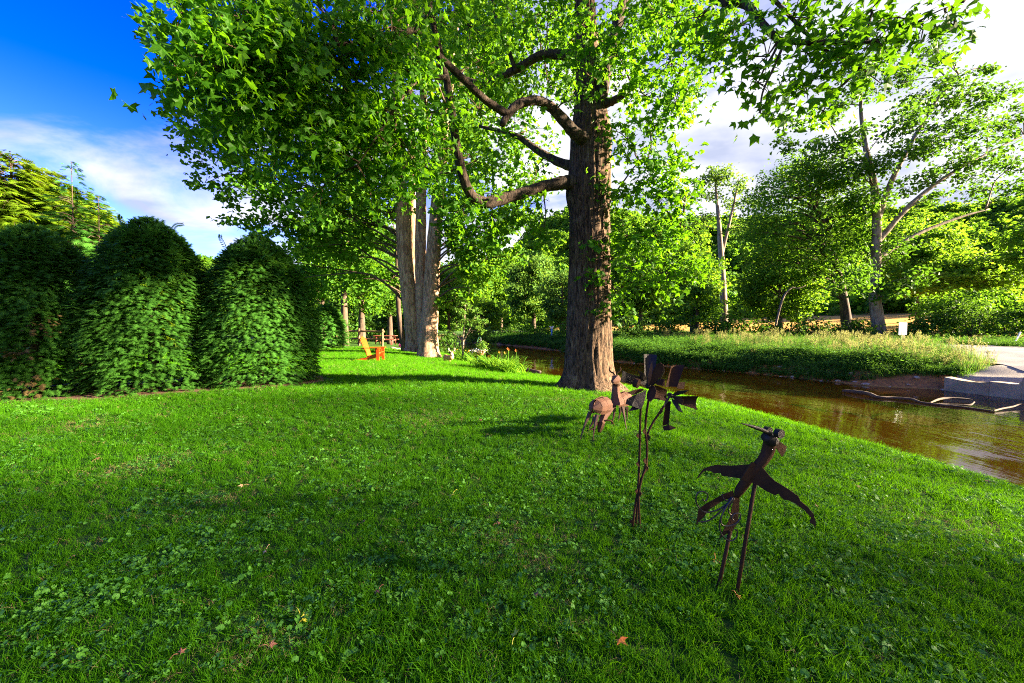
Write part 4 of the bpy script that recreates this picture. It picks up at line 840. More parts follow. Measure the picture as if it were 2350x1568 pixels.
def shell(mb, p0, p1, r0, r1, a0, a1, n=10, th=.004, hgt=1.0):
    """part of a tapered barrel between two points: a bent metal sheet"""
    p0, p1 = np.asarray(p0, float), np.asarray(p1, float); d = p1 - p0; d /= np.linalg.norm(d)
    s = np.cross(d, (0, 0, 1)); s /= np.linalg.norm(s); u = np.cross(s, d); A = np.linspace(a0, a1, n)
    rows = [p + r * (np.cos(A)[:, None] * s + np.sin(A)[:, None] * u * hgt) for p, r in ((p0, r0), ((p0 + p1) / 2, (r0 + r1) / 2 * 1.04), (p1, r1))]
    rin = [p + (r - th) * (np.cos(A)[:, None] * s + np.sin(A)[:, None] * u * hgt) for p, r in ((p0, r0), ((p0 + p1) / 2, (r0 + r1) / 2 * 1.04), (p1, r1))]
    V = np.concatenate(rows + rin); q = []
    for i in range(2):
        for j in range(n - 1):
            a = i * n + j; q.append((a, a + 1, a + n + 1, a + n)); b = a + 3 * n; q.append((b, b + n, b + n + 1, b + 1))
    for j in range(n - 1): q.append((j, j + 3 * n, j + 1 + 3 * n, j + 1)); k = 2 * n + j; q.append((k, k + 1, k + 1 + 3 * n, k + 3 * n))
    for i in range(2): a = i * n; q.append((a, a + n, a + n + 3 * n, a + 3 * n)); b = a + n - 1; q.append((b, b + 3 * n, b + n + 3 * n, b + n))
    mb.add(V, None, np.array(q))
def metal_deer(kind):
    c = crop(2140, 1350, 4.75)
    if kind == 'grazing':
        b = c(330, 1470, 5.5); base = np.array((b[0], b[1], tz(b[0], b[1]))); t = thing('deer_sculpture', 'rusty sheet metal deer with its head lowered to graze', 'sculpture', base, 'sheet metal deer on the lawn')
        feet = [((165, 1480, 5.35), (250, 1170, 5.4), (350, 930, 5.45)), ((395, 1480, 5.3), (420, 1230, 5.3), (480, 980, 5.35)), ((295, 1370, 5.75), (375, 1150, 5.75), (440, 1010, 5.7)), ((512, 1400, 5.75), (560, 1180, 5.7), (600, 980, 5.65))]
        ax = [c(385, 872, 5.28), c(440, 850, 5.36), c(520, 830, 5.50), c(610, 812, 5.64), c(668, 812, 5.76)]
        rads = [.015, .10, .122, .122, .05]
    else:
        b = c(880, 1200, 6.1); base = np.array((b[0], b[1], tz(b[0], b[1]))); t = thing('deer_sculpture', 'rusty sheet metal deer standing with head raised and curved antlers', 'sculpture', base, 'sheet metal deer on the lawn')
        feet = [((710, 1165, 6.05), (770, 1000, 6.0), (775, 820, 5.98)), ((1000, 1250, 5.85), (960, 1030, 5.9), (925, 830, 5.95)), ((835, 1130, 6.4), (870, 990, 6.4), (890, 850, 6.38)), ((1005, 1130, 6.5), (1005, 980, 6.5), (1000, 850, 6.45))]
        ax = [c(800, 760, 5.95), c(850, 740, 6.05), c(910, 710, 6.2), c(980, 690, 6.35), c(1010, 700, 6.45)]
        rads = [.06, .095, .115, .115, .07]
    for k in range(len(ax) - 1):
        d = ax[k + 1] - ax[k]; g_ = d * .05
        for (a0, a1) in ((-.9, 1.35), (1.75, 4.05)):
            mb = MB(); shell(mb, ax[k] + g_, ax[k + 1] - g_ * .3, rads[k], rads[k + 1], a0, a1, 5, .004, 1.05); mb.build('body_panel', M['rust_lit'], t)
    mb = MB(); tube(mb, ax, [.012] * len(ax), 6, 3); mb.build('spine', M['rust'], t, smooth=True)
    for f_ in feet:
        p = [c(*q) for q in f_]; p[0][2] = tz(p[0][0], p[0][1]) - .01
        mb = MB(); tube(mb, p, [.006, .015, .034], 5, 3); mb.build('leg', M['rust_leg'], t)
    if kind == 'grazing':
        mb = MB(); tube(mb, [c(665, 860, 5.62), c(610, 980, 5.52), c(555, 1110, 5.42), c(530, 1180, 5.38)], [.085, .06, .048, .040], 6, 3); mb.build('neck', M['rust_lit'], t)
        mb = MB(); tube(mb, [c(545, 1140, 5.38), c(525, 1220, 5.33), c(510, 1290, 5.30)], [.048, .042, .020], 6, 3); hd = mb.build('head', M['rust'], t)
        an = [[(580, 1090, 5.4), (660, 1075, 5.4), (730, 1095, 5.42), (780, 1165, 5.44)], [(500, 1110, 5.38), (430, 1190, 5.32), (370, 1240, 5.28), (300, 1252, 5.26)]]
    else:
        mb = MB(); tube(mb, [c(830, 790, 5.92), c(820, 700, 5.92), c(805, 580, 5.9), c(808, 440, 5.88)], [.10, .085, .062, .052], 6, 3); mb.build('neck', M['rust_lit'], t)
        mb = MB(); tube(mb, [c(842, 310, 5.92), c(815, 340, 5.86), c(775, 375, 5.8), c(745, 400, 5.76)], [.030, .070, .050, .022], 6, 3); hd = mb.build('head', M['rust_lit'], t)
        mb = MB(); tube(mb, [c(805, 460, 5.88), c(808, 430, 5.88)], [.058, .058], 8, 2); mb.build('collar', M['rust'], t)
        for e in ((868, 272, 830, 310), (735, 275, 770, 310)):
            mb = MB(); plate(mb, [c(e[2], e[3], 5.88), c(e[0], e[1] + 5, 5.88), c(e[0], e[1] + 30, 5.88)], .004); mb.build('ear', M['rust_lit'], hd)
        an = [[(820, 290, 5.88), (820, 235, 5.88), (865, 205, 5.88), (890, 165, 5.88), (882, 122, 5.88)], [(785, 290, 5.88), (760, 235, 5.9), (715, 215, 5.9), (690, 170, 5.92), (700, 125, 5.92)]]
    for a in an:
        mb = MB(); tube(mb, [c(*q) for q in a], [.011] * (len(a) - 1) + [.004], 6, 5); mb.build('antler', M['rust'], hd, smooth=True)
metal_deer('grazing'); metal_deer('standing')
# ------------------------------------------------------------------ garden things
def chair():
    p = ground_at(850, 829); t = thing('garden_chair', 'bright orange slatted wooden reclining garden chair on the sunny lawn', 'chair', p)
    o = p.copy()
    def W(x, y, z): return o + np.array((x, y, z))            # x to the chair's front, y across
    k = .98
    for s in (-.30, .30):
        mb = MB(); plate(mb, [W(-.66, s, .0), W(-.62, s, .08), W(-.05, s, .18), (W(.20, s, .30)), W(.45, s, .37), W(.47, s, .22), W(.10, s, .10), W(-.20, s, .02)], .035); mb.build('side_rail', M['orange'], t)
        mb = MB(); box(mb, W(.44, s * 1.17, .28), (.12, .035, .60)); mb.build('front_leg', M['orange'], t)
        mb = MB(); plate(mb, [W(.30, s * 1.05, .57), W(.40, s * 1.05, .57), W(.40, s * 1.05, .30), W(.36, s * 1.05, .30)], .03); mb.build('arm_bracket', M['orange'], t)
        mb = MB(); plate(mb, [W(-.28, s * 1.05, .585), W(-.22, s * 1.22, .585), W(.45, s * 1.45, .585), W(.56, s * 1.35, .585), W(.56, s * .95, .585), W(.3, s * .9, .585)], .025); mb.build('armrest', M['orange'], t)
    for i in range(6):
        u = i / 5; mb = MB(); bar(mb, W(-.04 + .48 * u, -.33, .185 + .20 * u - .03 * math.sin(u * 3)), W(-.04 + .48 * u, .33, .185 + .20 * u - .03 * math.sin(u * 3)), .075, .022, (-.35, 0, 1)); mb.build('seat_slat', M['orange'], t)
    for i in range(6):
        y = -.25 + .10 * i; top = 1.08 - .12 * ((i - 2.5) / 2.5) ** 2
        mb = MB(); bar(mb, W(-.02, y * .8, .16), W(-.02 - .30 * top / 1.0, y * 1.15, top), .022, .085, (0, 1, 0)); mb.build('back_slat', M['orange'], t)
    for z, x in ((.55, -.20), (.88, -.31)):
        mb = MB(); bar(mb, W(x, -.32, z), W(x, .32, z), .03, .06, (1, 0, 0)); mb.build('back_brace', M['orange'], t)
chair()
def fence():
    a, b = P(772, 790, 30.5), P(878, 790, 29.5); a[2], b[2] = tz(*a[:2]), tz(*b[:2])
    t = thing('rail_fence', 'weathered split rail fence of two rails past the orange chair', 'fence', (a + b) / 2)
    for u in (0, .5, 1):
        p = a * (1 - u) + b * u; mb = MB(); tube(mb, [p + (0, 0, -.1), p + (0, 0, .6), p + (.01, 0, 1.28)], [.10, .09, .085], 6, 3, rough=.08); mb.build('post', M['rail'], t)
    for z in (.50, 1.08):
        for u0, u1 in ((-.03, .52), (.49, 1.03)):
            mb = MB(); tube(mb, [a * (1 - u0) + b * u0 + (0, .02, z), a * .5 + b * .5 + (0, .02, z + .0) + (b - a) * ((u0 + u1) / 2 - .5), a * (1 - u1) + b * u1 + (0, .02, z + .02)], .075, 6, 4, rough=.08); mb.build('rail', M['rail'], t)
fence()
def picnic():
    p = P(885, 788, 33); p[2] = tz(p[0], p[1]); t = thing('picnic_table', 'red brown wooden picnic table in the shade behind the rail fence', 'table', p)
    for i in range(5):
        mb = MB(); box(mb, p + (0, -.3 + .15 * i, .75), (1.8, .14, .04)); mb.build('top_plank', M['redwood'], t)
    for s in (-.65, .65):
        mb = MB(); box(mb, p + (0, s, .44), (1.8, .25, .04)); mb.build('seat', M['redwood'], t)
    for x in (-.65, .65):
        for s in (-1, 1):
            mb = MB(); bar(mb, p + (x, s * .25, .73), p + (x, s * .6, 0), .04, .09, (1, 0, 0)); mb.build('leg', M['redwood'], t)
        mb = MB(); bar(mb, p + (x + .04, -.68, .40), p + (x + .04, .68, .40), .04, .08, (0, 0, 1)); mb.build('cross_beam', M['redwood'], t)
picnic()
def deer_statue():
    c = crop(1300, 1200, 4.7); f = ground_at((1300 + 1815 / 4.7) * .612, (1200 + 742 / 4.7) * .612); Y = f[1]
    t = thing('deer_statue', 'tan painted buck statue with pale branching antlers beside the daylilies', 'statue', f)
    mb = MB(); tube(mb, [c(1708, 650, Y), c(1730, 648, Y), c(1775, 662, Y), c(1830, 665, Y - .05), c(1858, 655, Y - .08), c(1872, 640, Y - .1)], [.05, .115, .12, .125, .11, .05], 12, 5); mb.build('body', M['deer_tan'], t, smooth=True)
    mb = MB(); tube(mb, [c(1850, 660, Y - .08), c(1862, 630, Y - .1), c(1856, 600, Y - .12)], [.10, .075, .06], 10, 4); mb.build('neck', M['deer_pale'], t, smooth=True)
    mb = MB(); tube(mb, [c(1862, 570, Y - .08), c(1852, 585, Y - .14), c(1842, 600, Y - .22), c(1836, 612, Y - .28)], [.03, .062, .042, .025], 10, 4); hd = mb.build('head', M['deer_tan'], t, smooth=True)
    for s in (-1, 1):
        mb = MB(); plate(mb, [c(1855 + s * 12, 585, Y - .1), c(1855 + s * 38, 572, Y - .1), c(1855 + s * 34, 590, Y - .1)], .012); mb.build('ear', M['deer_tan'], hd)
        mb = MB(); tube(mb, [c(1853 + s * 6, 572, Y - .1), c(1850 + s * 30, 548, Y - .1), c(1850 + s * 55, 525, Y - .12), c(1850 + s * 52, 490, Y - .14)], [.016, .016, .014, .006], 6, 4)
        for q in (((30, 548), (38, 500)), ((50, 530), (68, 505)), ((45, 538), (62, 560))): tube(mb, [c(1850 + s * q[0][0], q[0][1], Y - .1), c(1850 + s * q[1][0], q[1][1], Y - .12)], [.014, .005], 6, 2)
        mb.build('antler', M['deer_pale'], hd, smooth=True)
    for x, dy, y1 in ((1722, .06, 722), (1738, -.07, 730), (1812, .05, 738), (1826, -.06, 745)):
        tp = c(x, 670, Y + dy); ft = np.array((tp[0] - .01, tp[1], tz(tp[0], tp[1]) - .02)); hock = (tp * .45 + ft * .55) + np.array((-.025 if x < 1780 else .012, 0, 0))
        mb = MB(); tube(mb, [tp, hock, ft], [.055, .024, .02], 8, 4); mb.build('leg', M['deer_tan'], t, smooth=True)
    mb = MB(); tube(mb, [c(1708, 645, Y), c(1698, 668, Y)], [.03, .012], 6, 2); mb.build('tail', M['deer_pale'], t, smooth=True)
deer_statue()
def blade_leaf(mb, p, a, L, wd, droop, k=6, lift=1.0):
    """arching strap leaf"""
    o = np.array((math.cos(a), math.sin(a), 0)); s = np.array((-o[1], o[0], 0)); u = np.linspace(0, 1, k)
    cc = p + o * (L * u ** 1.2 * .75)[:, None] + np.array((0, 0, 1)) * (L * (lift * u - droop * u ** 2.3))[:, None]
    ww = wd * np.sin(np.pi * np.clip(.12 + .88 * u, 0, 1)) ** .6; ww[-1] = wd * .05
    V = np.concatenate((cc - s * ww[:, None] / 2, cc + s * ww[:, None] / 2)); q = [(i, i + 1, i + 1 + k, i + k) for i in range(k - 1)]; mb.add(V, None, np.array(q))
def lilies():
    spots = [(1052, 822, 'daylily clump with yellow blooms nearest the deer statue', 3, 'yellow'), (1078, 826, 'daylily clump with tall yellow blooms below the ornamental tree', 7, 'yellow'), (1100, 834, 'daylily clump with two yellow blooms below the hanging pot', 2, 'yellow'), (1125, 842, 'daylily clump with drooping leaves and small yellow blooms over the bank', 3, 'yellow'), (1150, 850, 'daylily clump with one yellow and one pale bloom near the last clump', 2, 'yellow'), (1172, 856, 'daylily clump with bright orange blooms at the end of the row', 3, 'orange_petal'), (1064, 832, 'low daylily clump without blooms in front of the yellow ones', 0, 'yellow'), (1112, 846, 'leafy daylily clump without blooms at the lawn edge', 0, 'yellow')]
    for i, (px, py, lab, nb, fm) in enumerate(spots):
        p = ground_at(px, py) ; t = thing('daylily_clump', lab, 'plant', p, 'daylilies on the bank'); mb = MB()
        for k in range(150):
            q = p + np.array((rng.normal() * .26, rng.normal() * .22, -.03)); blade_leaf(mb, q, rng.uniform(0, 6.28), rng.uniform(.6, 1.1), rng.uniform(.035, .055), rng.uniform(.3, .75))
        mb.build('leaves', M['lily'], t, kind='stuff')
        for k in range(nb):
            a = rng.uniform(0, 6.28); s = p + np.array((rng.normal() * .2, rng.normal() * .15, 0)); hh = rng.uniform(.7, .95); e = s + np.array((.12 * math.cos(a), .08, hh))
            mb = MB(); tube(mb, [s, (s + e) / 2 + (.03, 0, .05), e], [.010, .009, .007], 5, 3); st_ = mb.build('stalk', M['lily'], t, smooth=True)
            mb = MB(); n = unit(6)
            for j in range(6):
                aa = j * 1.047; d = np.array((math.cos(aa) * .85, -.35, math.sin(aa) * .85)); blade = [e, e + d * .035 + np.array((0, 0, .01)), e + d * .065, e + d * .035 + np.cross(d, (0, 1, 0)) * .03]
                mb.add(blade, [(0, 1, 2), (0, 2, 3)])
            mb.build('bloom', M[fm], st_)
lilies()
def ornamental():
    p = P(1063, 806, 21.2); p[2] = tz(p[0], p[1]) - .05
    Y = p[1]
    S = [([p, P(1063, 780, Y), P(1066, 740, Y), P(1068, 690, Y)], [.06, .05, .035, .012]), ([P(1063, 785, Y), P(1078, 755, Y), P(1092, 720, Y)], [.045, .03, .01]), ([P(1063, 787, Y), P(1050, 772, Y), P(1040, 766, Y)], [.03, .02, .01])]
    B = [(*P(x, y, Y + rng.uniform(-.3, .3)), r) for x, y, r in ((1062, 722, .42), (1052, 745, .35), (1045, 705, .3), (1078, 735, .4), (1098, 730, .45), (1098, 755, .35), (1112, 742, .3), (1040, 765, .25), (1072, 700, .35), (1060, 690, .3), (1085, 710, .3))]
    tree('ornamental_tree', 'small pale barked ornamental tree rising among the daylilies', p, None, .05, B, 'leaf_willow', .11, 900, 'bark_syc', None, S, .018)
ornamental()
def pot():
    Y = 21.0; c = crop(1640, 1150, 5.109); p = c(845, 930, Y)
    t = thing('hanging_pot', 'terracotta pot of white flowers hung from a thin green hook', 'planter', np.array((p[0], p[1], tz(p[0], p[1]))))
    cc = c(842, 860, Y); mb = MB(); tube(mb, [c(845, 940, Y), c(844, 910, Y), c(840, 870, Y), c(840, 848, Y), c(840, 840, Y)], [.08, .12, .17, .19, .20], 14, 3); mb.build('pot', M['terracotta'], t, smooth=True)
    mb = MB(); g = base = np.array((c(770, 930, Y)[0], Y, tz(c(770, 930, Y)[0], Y) - .1)); tube(mb, [base, c(771, 760, Y), c(774, 640, Y), c(800, 585, Y), c(835, 600, Y)], .013, 6, 5); mb.build('hook', plain('hook_green', (.03, .16, .09)), t, smooth=True)
    mb = MB()
    for x in (790, 830, 870): tube(mb, [c(835, 600, Y), c(x, 830, Y)], .005, 4, 2)
    mb.build('chain', M['post_metal'], t)
    mb = MB(); n = 420; pos = c(805, 842, Y) + rng.normal(size=(n, 3)) * np.array((.20, .14, .04)); leaves(mb, pos, unit(n), .06); mb.build('white_flowers', M['white_petal'], t, kind='stuff')
    mb = MB(); n = 700; pos = c(850, 790, Y) + rng.normal(size=(n, 3)) * np.array((.13, .12, .16)); leaves(mb, pos, unit(n), .09); mb.build('foliage', M['leaf_willow'], t, kind='stuff')
    mb = MB(); n = 60; pos = c(890, 828, Y) + rng.normal(size=(n, 3)) * np.array((.05, .05, .03)); leaves(mb, pos, unit(n), .06); mb.build('red_flowers', M['terracotta'], t, kind='stuff')
pot()
def flowerbed():
    for px, py, lab, mat, s in ((923, 797, 'mound of magenta flowers at the foot of the pale stems', 'pink', .17), (870, 776, 'bush of pale pink blooms in the shade by the rail fence', 'pale_pink', .3)):
        p = ground_at(px, py); t = thing('flower_mound', lab, 'flowers', p); n = 260
        mb = MB(); pos = p + np.array((0, 0, s * .5)) + rng.normal(size=(n, 3)) * s * np.array((.75, .6, .45)); leaves(mb, pos, unit(n), .10); mb.build('leaves', M['leaf_mid'], t, kind='stuff')
        mb = MB(); pos = p + np.array((0, -.06, s * .75)) + rng.normal(size=(n, 3)) * s * np.array((.7, .5, .4)); leaves(mb, pos, unit(n), .075); mb.build('blooms', M[mat], t, kind='stuff')
    g = np.random.default_rng(5)
    for i in range(11):
        px = 902 + i * 7.2; p = ground_at(px, 801 + 1.6 * math.sin(i * .9)); s = g.uniform(.10, .17); bm = bmesh.new(); bmesh.ops.create_icosphere(bm, subdivisions=2, radius=1)
        for v in bm.verts: v.co = Vector((v.co.x * s * 1.25, v.co.y * s, v.co.z * s * .62)) * (1 + g.normal() * .06)
        me = bpy.data.meshes.new('edging_stone'); bm.to_mesh(me); bm.free(); me.materials.append(M['stone']); o = bpy.data.objects.new('edging_stone', me); col.objects.link(o); o.location = p + (0, 0, s * .3)
        tag(o, 'rough tan stone edging the flower bed at the foot of the pale stems', 'stone', 'edging stones round the flower bed')
flowerbed()
# ------------------------------------------------------------------ creek side things
def wall():
    c = crop(3240, 1150, 3.337); A = PZ((3240 + 1000 / 3.337) * .612, (1150 + 1048 / 3.337) * .612, WATER_Z); B = PZ((3240 + 1975 / 3.337) * .612, (1150 + 1168 / 3.337) * .612, WATER_Z)
    t = thing('concrete_wall', 'low pale concrete abutment wall where the road meets the creek', 'wall', A); d = B - A; L = np.linalg.norm(d); d /= L; nrm = np.array((-d[1], d[0], 0)); nrm = nrm if nrm[1] > 0 else -nrm
    def seg(u0, u1, tops, nm='wall_segment', off=0., th=.45, bot=-.7):
        mb = MB(); n = len(tops); us = np.linspace(u0, u1, n)
        o_ = [A + d * u + nrm * off + np.array((0, 0, h)) for u, h in zip(us, tops)] + [A + d * u1 + nrm * off + np.array((0, 0, bot)), A + d * u0 + nrm * off + np.array((0, 0, bot))]
        q = np.array(o_); m_ = len(q); V = np.vstack((q, q + nrm * th)); Q = [(i, (i + 1) % m_, (i + 1) % m_ + m_, i + m_) for i in range(m_)]
        bm = bmesh.new(); f1 = bm.faces.new([bm.verts.new(p) for p in q]); bmesh.ops.triangulate(bm, faces=[f1]); bm.verts.index_update(); T = np.array([[v.index for v in f.verts] for f in bm.faces]); bm.free()
        mb.add(V, np.vstack((T, T[:, ::-1] + m_)), np.array(Q)); mb.build(nm, M['concrete'], t)
    seg(0, L * .605, [.58, .54, .50, .47, .50, .56]); seg(L * .61, L * 1.0, [.57, .58, .57, .56])
    seg(L * 1.003, L * 1.9, [.86, .88, .88, .88], 'wall_end', -.03, .6)
    seg(L * .94, L * 1.0, [.60, .70, .86], 'wall_cap', .10, .4, .3)
wall()
def deadwood():
    c = lambda cx, cy: PZ((2700 + cx / 2.061) * .612, (1400 + cy / 2.061) * .612, WATER_Z + .04)
    t = thing('driftwood_log', 'long bleached driftwood trunk with forked branches lying in the creek', 'log', c(1500, 210))
    def run(pts, rad, nm, dz=None, sides=9):
        p = [c(x, y) for x, y in pts]
        for i, q in enumerate(p): q[2] = WATER_Z + (dz[i] if dz else .03)
        mb = MB(); tube(mb, p, rad, sides, 6, rough=.07); mb.build(nm, M['wood_grey'], t, smooth=True)
    run([(948, 140), (1050, 152), (1150, 168), (1222, 186), (1350, 193), (1480, 206), (1560, 224), (1700, 242), (1850, 256), (1980, 271), (2110, 290)], [.055, .085, .08, .065, .05, .05, .04, .04, .03, .028, .025], 'trunk', [.06, .08, .08, .04, .05, .06, .03, .03, .03, .02, .03])
    run([(1620, 228), (1690, 210), (1760, 205), (1860, 208), (1950, 212)], [.025, .038, .04, .036, .02], 'branch', [.03, .08, .10, .10, .08])
    run([(1700, 238), (1820, 243), (1930, 247), (1965, 240)], [.02, .03, .03, .02], 'branch', [.02, .04, .05, .12])
    run([(2110, 290), (2180, 278), (2260, 268), (2335, 258), (2420, 262)], [.025, .028, .025, .02, .01], 'branch', [.03, .06, .08, .13, .05])
    q = PZ(1215, 850, WATER_Z); t = thing('sunken_log', 'short dark log poking from the creek past the daylilies', 'log', q)
    mb = MB(); a, b = PZ(1190, 846, WATER_Z + .05), PZ(1240, 855, WATER_Z - .02); tube(mb, [a, (a + b) / 2, b], [.13, .13, .10], 8, 3, rough=.08); mb.build('trunk', M['log_dark'], t, smooth=True)
    m_ = (a + b) / 2; mb = MB(); tube(mb, [m_, m_ + (.08, 0, .25), m_ + (.2, 0, .38)], [.03, .02, .008], 5, 3); mb.build('branch', M['log_dark'], t, smooth=True)
deadwood()
def signs():
    Y = 25.2; c = crop(3240, 1150, 3.337); p = c(470, 440, Y); g = np.array((p[0], p[1], tz(p[0], p[1])))
    t = thing('road_sign', 'pale blank back of a road sign on a post above the tall grass', 'sign', g)
    mb = MB(); plate(mb, [c(438, 203, Y), c(540, 203, Y + .25), c(535, 352, Y + .25), c(428, 355, Y)], .006); mb.build('sign_plate', M['sign_back'], t)
    mb = MB(); top = c(478, 208, Y - .02); bar(mb, (top[0], top[1], g[2] - .2), top, .055, .03, (0, 1, 0)); mb.build('post', M['post_metal'], t)
    mb = MB(); top = c(500, 360, Y + .25); bar(mb, (top[0], top[1], g[2] - .2), top, .09, .03, (0, 1, 0)); mb.build('post', M['sign_back'], t)
    Y = 28.; a, b = c(1850, 540, Y), c(1960, 318, Y); a[2] = tz(a[0], a[1]) - .15
    t = thing('marker_post', 'white marker post leaning over beside the bend of the road', 'post', a); mb = MB(); bar(mb, a, b, .10, .04, (0, 1, 0)); mb.build('post_blade', M['sign_back'], t)
    mb = MB(); bar(mb, b - (b - a) * .22 + (0, -.03, 0), b - (b - a) * .05 + (0, -.03, 0), .07, .008, (0, 1, 0)); mb.build('reflector', M['white'], t)
    Y = 50.; c = crop(1640, 1150, 5.109); p = c(2190, 470, Y); g = np.array((p[0], p[1], tz(p[0], p[1])))
    t = thing('white_marker', 'small white winged marker on a short blue post over the far weeds', 'marker', g)
    mb = MB(); plate(mb, [c(2135, 370, Y), c(2185, 385, Y), c(2240, 368, Y), c(2225, 400, Y), c(2200, 432, Y), c(2165, 415, Y)], .05); mb.build('wing_plate', M['white'], t)
    mb = MB(); tube(mb, [g, c(2192, 430, Y)], [.10, .10], 8, 2); mb.build('post', M['blue'], t, smooth=True)
    a, b = P(1775, 700, 41), P(1850, 655, 41); a[2] = tz(a[0], a[1]); b2 = P(1815, 662, 41)
    t = thing('broken_branch', 'bare pale broken branch leaning in the undergrowth beneath the oak', 'branch', a)
    mb = MB(); tube(mb, [a, P(1795, 690, 41), b2, P(1832, 662, 41), b], [.10, .10, .08, .06, .05], 6, 4); mb.build('bough', M['bark_syc'], t, smooth=True)
signs()
# ------------------------------------------------------------------ undergrowth beyond the road
def bush(label, px, Y, top, hw, leaf, seed, size=.24, per=110, group='bushes along the road'):
    X = P(px, 760, Y)[0]; base = at_ground(X, Y); ct = P(px, top, Y)[2]; h = max(ct - base[2], .6); w_ = hw / FPX * Y
    t = thing('bush', label, 'bush', base, group); B = ellipsoid_blobs((X, Y, base[2] + h * .48), (w_ * .85, w_ * .6, h * .42), 14, seed, .34 * (w_ * w_ * h) ** (1 / 3) + .15, -1)
    mb = MB()
    for b in B[:7]: limb_to(mb, base, b[:3], .05, .012, 5)
    mb.build('stems', M['bark_far'], t, smooth=True)
    pos, out = crown_points(B, per, .45); mb = MB(); leaves(mb, pos, out, size); mb.build('foliage', M[leaf], t, kind='stuff')
for i, (px, Y, top, hw, leaf, lab) in enumerate([
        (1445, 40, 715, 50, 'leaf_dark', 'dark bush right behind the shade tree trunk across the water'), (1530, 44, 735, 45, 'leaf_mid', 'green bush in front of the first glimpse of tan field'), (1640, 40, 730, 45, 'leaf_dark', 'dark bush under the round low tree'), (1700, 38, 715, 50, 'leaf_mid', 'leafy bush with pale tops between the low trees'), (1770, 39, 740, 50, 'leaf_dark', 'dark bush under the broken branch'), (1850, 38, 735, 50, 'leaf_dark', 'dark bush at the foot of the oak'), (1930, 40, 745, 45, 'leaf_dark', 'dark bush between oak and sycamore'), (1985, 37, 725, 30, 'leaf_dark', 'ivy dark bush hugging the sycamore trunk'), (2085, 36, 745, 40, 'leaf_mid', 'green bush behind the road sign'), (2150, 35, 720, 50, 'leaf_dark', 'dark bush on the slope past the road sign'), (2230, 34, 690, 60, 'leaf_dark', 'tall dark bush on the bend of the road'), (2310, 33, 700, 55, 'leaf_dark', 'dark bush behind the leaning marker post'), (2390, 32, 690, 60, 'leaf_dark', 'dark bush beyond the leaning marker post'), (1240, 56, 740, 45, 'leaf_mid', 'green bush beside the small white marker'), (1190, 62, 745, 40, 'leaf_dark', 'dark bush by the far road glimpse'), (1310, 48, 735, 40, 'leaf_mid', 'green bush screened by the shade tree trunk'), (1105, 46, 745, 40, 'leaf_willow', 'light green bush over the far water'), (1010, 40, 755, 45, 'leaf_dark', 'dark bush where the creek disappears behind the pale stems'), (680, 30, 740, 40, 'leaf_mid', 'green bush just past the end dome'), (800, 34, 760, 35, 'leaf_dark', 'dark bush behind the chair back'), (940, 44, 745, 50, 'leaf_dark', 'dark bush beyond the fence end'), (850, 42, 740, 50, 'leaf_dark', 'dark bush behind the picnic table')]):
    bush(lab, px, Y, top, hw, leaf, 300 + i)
# ------------------------------------------------------------------ weeds and tall grass on the far bank
def quad_blades(n, L, wd, spread, lean, seed, tuft=.05, seg=3):
    g = np.random.default_rng(seed); mb = MB()
    for k in range(n):
        a = g.uniform(0, 6.28); p = np.array((g.normal() * tuft, g.normal() * tuft, 0)); l = L * g.uniform(.55, 1.15); o = np.array((math.cos(a), math.sin(a), 0)); b = g.uniform(0, 6.28); s = np.array((math.cos(b), math.sin(b), 0)) * wd / 2
        le = lean * g.uniform(.2, 1.2); u = np.linspace(0, 1, seg); cc = p + o * (l * le * u ** 1.8)[:, None] + np.array((0, 0, 1.)) * (l * (u - .25 * le * u ** 2))[:, None]
        ww = np.linspace(1, .15, seg)[:, None]; V = np.concatenate((cc - s * ww, cc + s * ww)); mb.add(V, None, np.array([(i, i + seg, i + 1 + seg, i + 1) for i in range(seg - 1)]))
    return mb.mesh('tuft')
def weed_mesh(seed, h=.6, n=60, size=.10):
    g = np.random.default_rng(seed); mb = MB()
    for k in range(7):
        a = g.uniform(0, 6.28); e = np.array((math.cos(a) * .22, math.sin(a) * .22, h * g.uniform(.5, 1))); pos = e * g.uniform(.25, 1, (n // 7, 1)) + g.normal(size=(n // 7, 3)) * .05; m = len(pos)
        nr = unit(m) * .6 + np.array((0, 0, 1)); scatter(mb, LEAF[0], LEAF[1], pos, frames(nr, g.uniform(0, 6.28, m)), size * g.uniform(.6, 1.3, m))
    return mb.mesh('weed')
def seedheads(seed):
    g = np.random.default_rng(seed); mb = MB()
    for k in range(9):
        p = np.array((g.normal() * .12, g.normal() * .12, 0)); h = g.uniform(.75, 1.15); a = g.uniform(0, 6.28); e = p + np.array((math.cos(a) * .12, math.sin(a) * .12, h)); tube(mb, [p, (p + e) / 2, e], [.004, .003, .002], 3, 2, False)
        m = 22; u = g.uniform(.78, 1.06, m); pos = p + (e - p) * u[:, None] + g.normal(size=(m, 3)) * .018; scatter(mb, LEAF[0], LEAF[1], pos, frames(unit(m), g.uniform(0, 6.28, m)), .055 * g.uniform(.6, 1.2, m))
    return mb.mesh('seedhead')
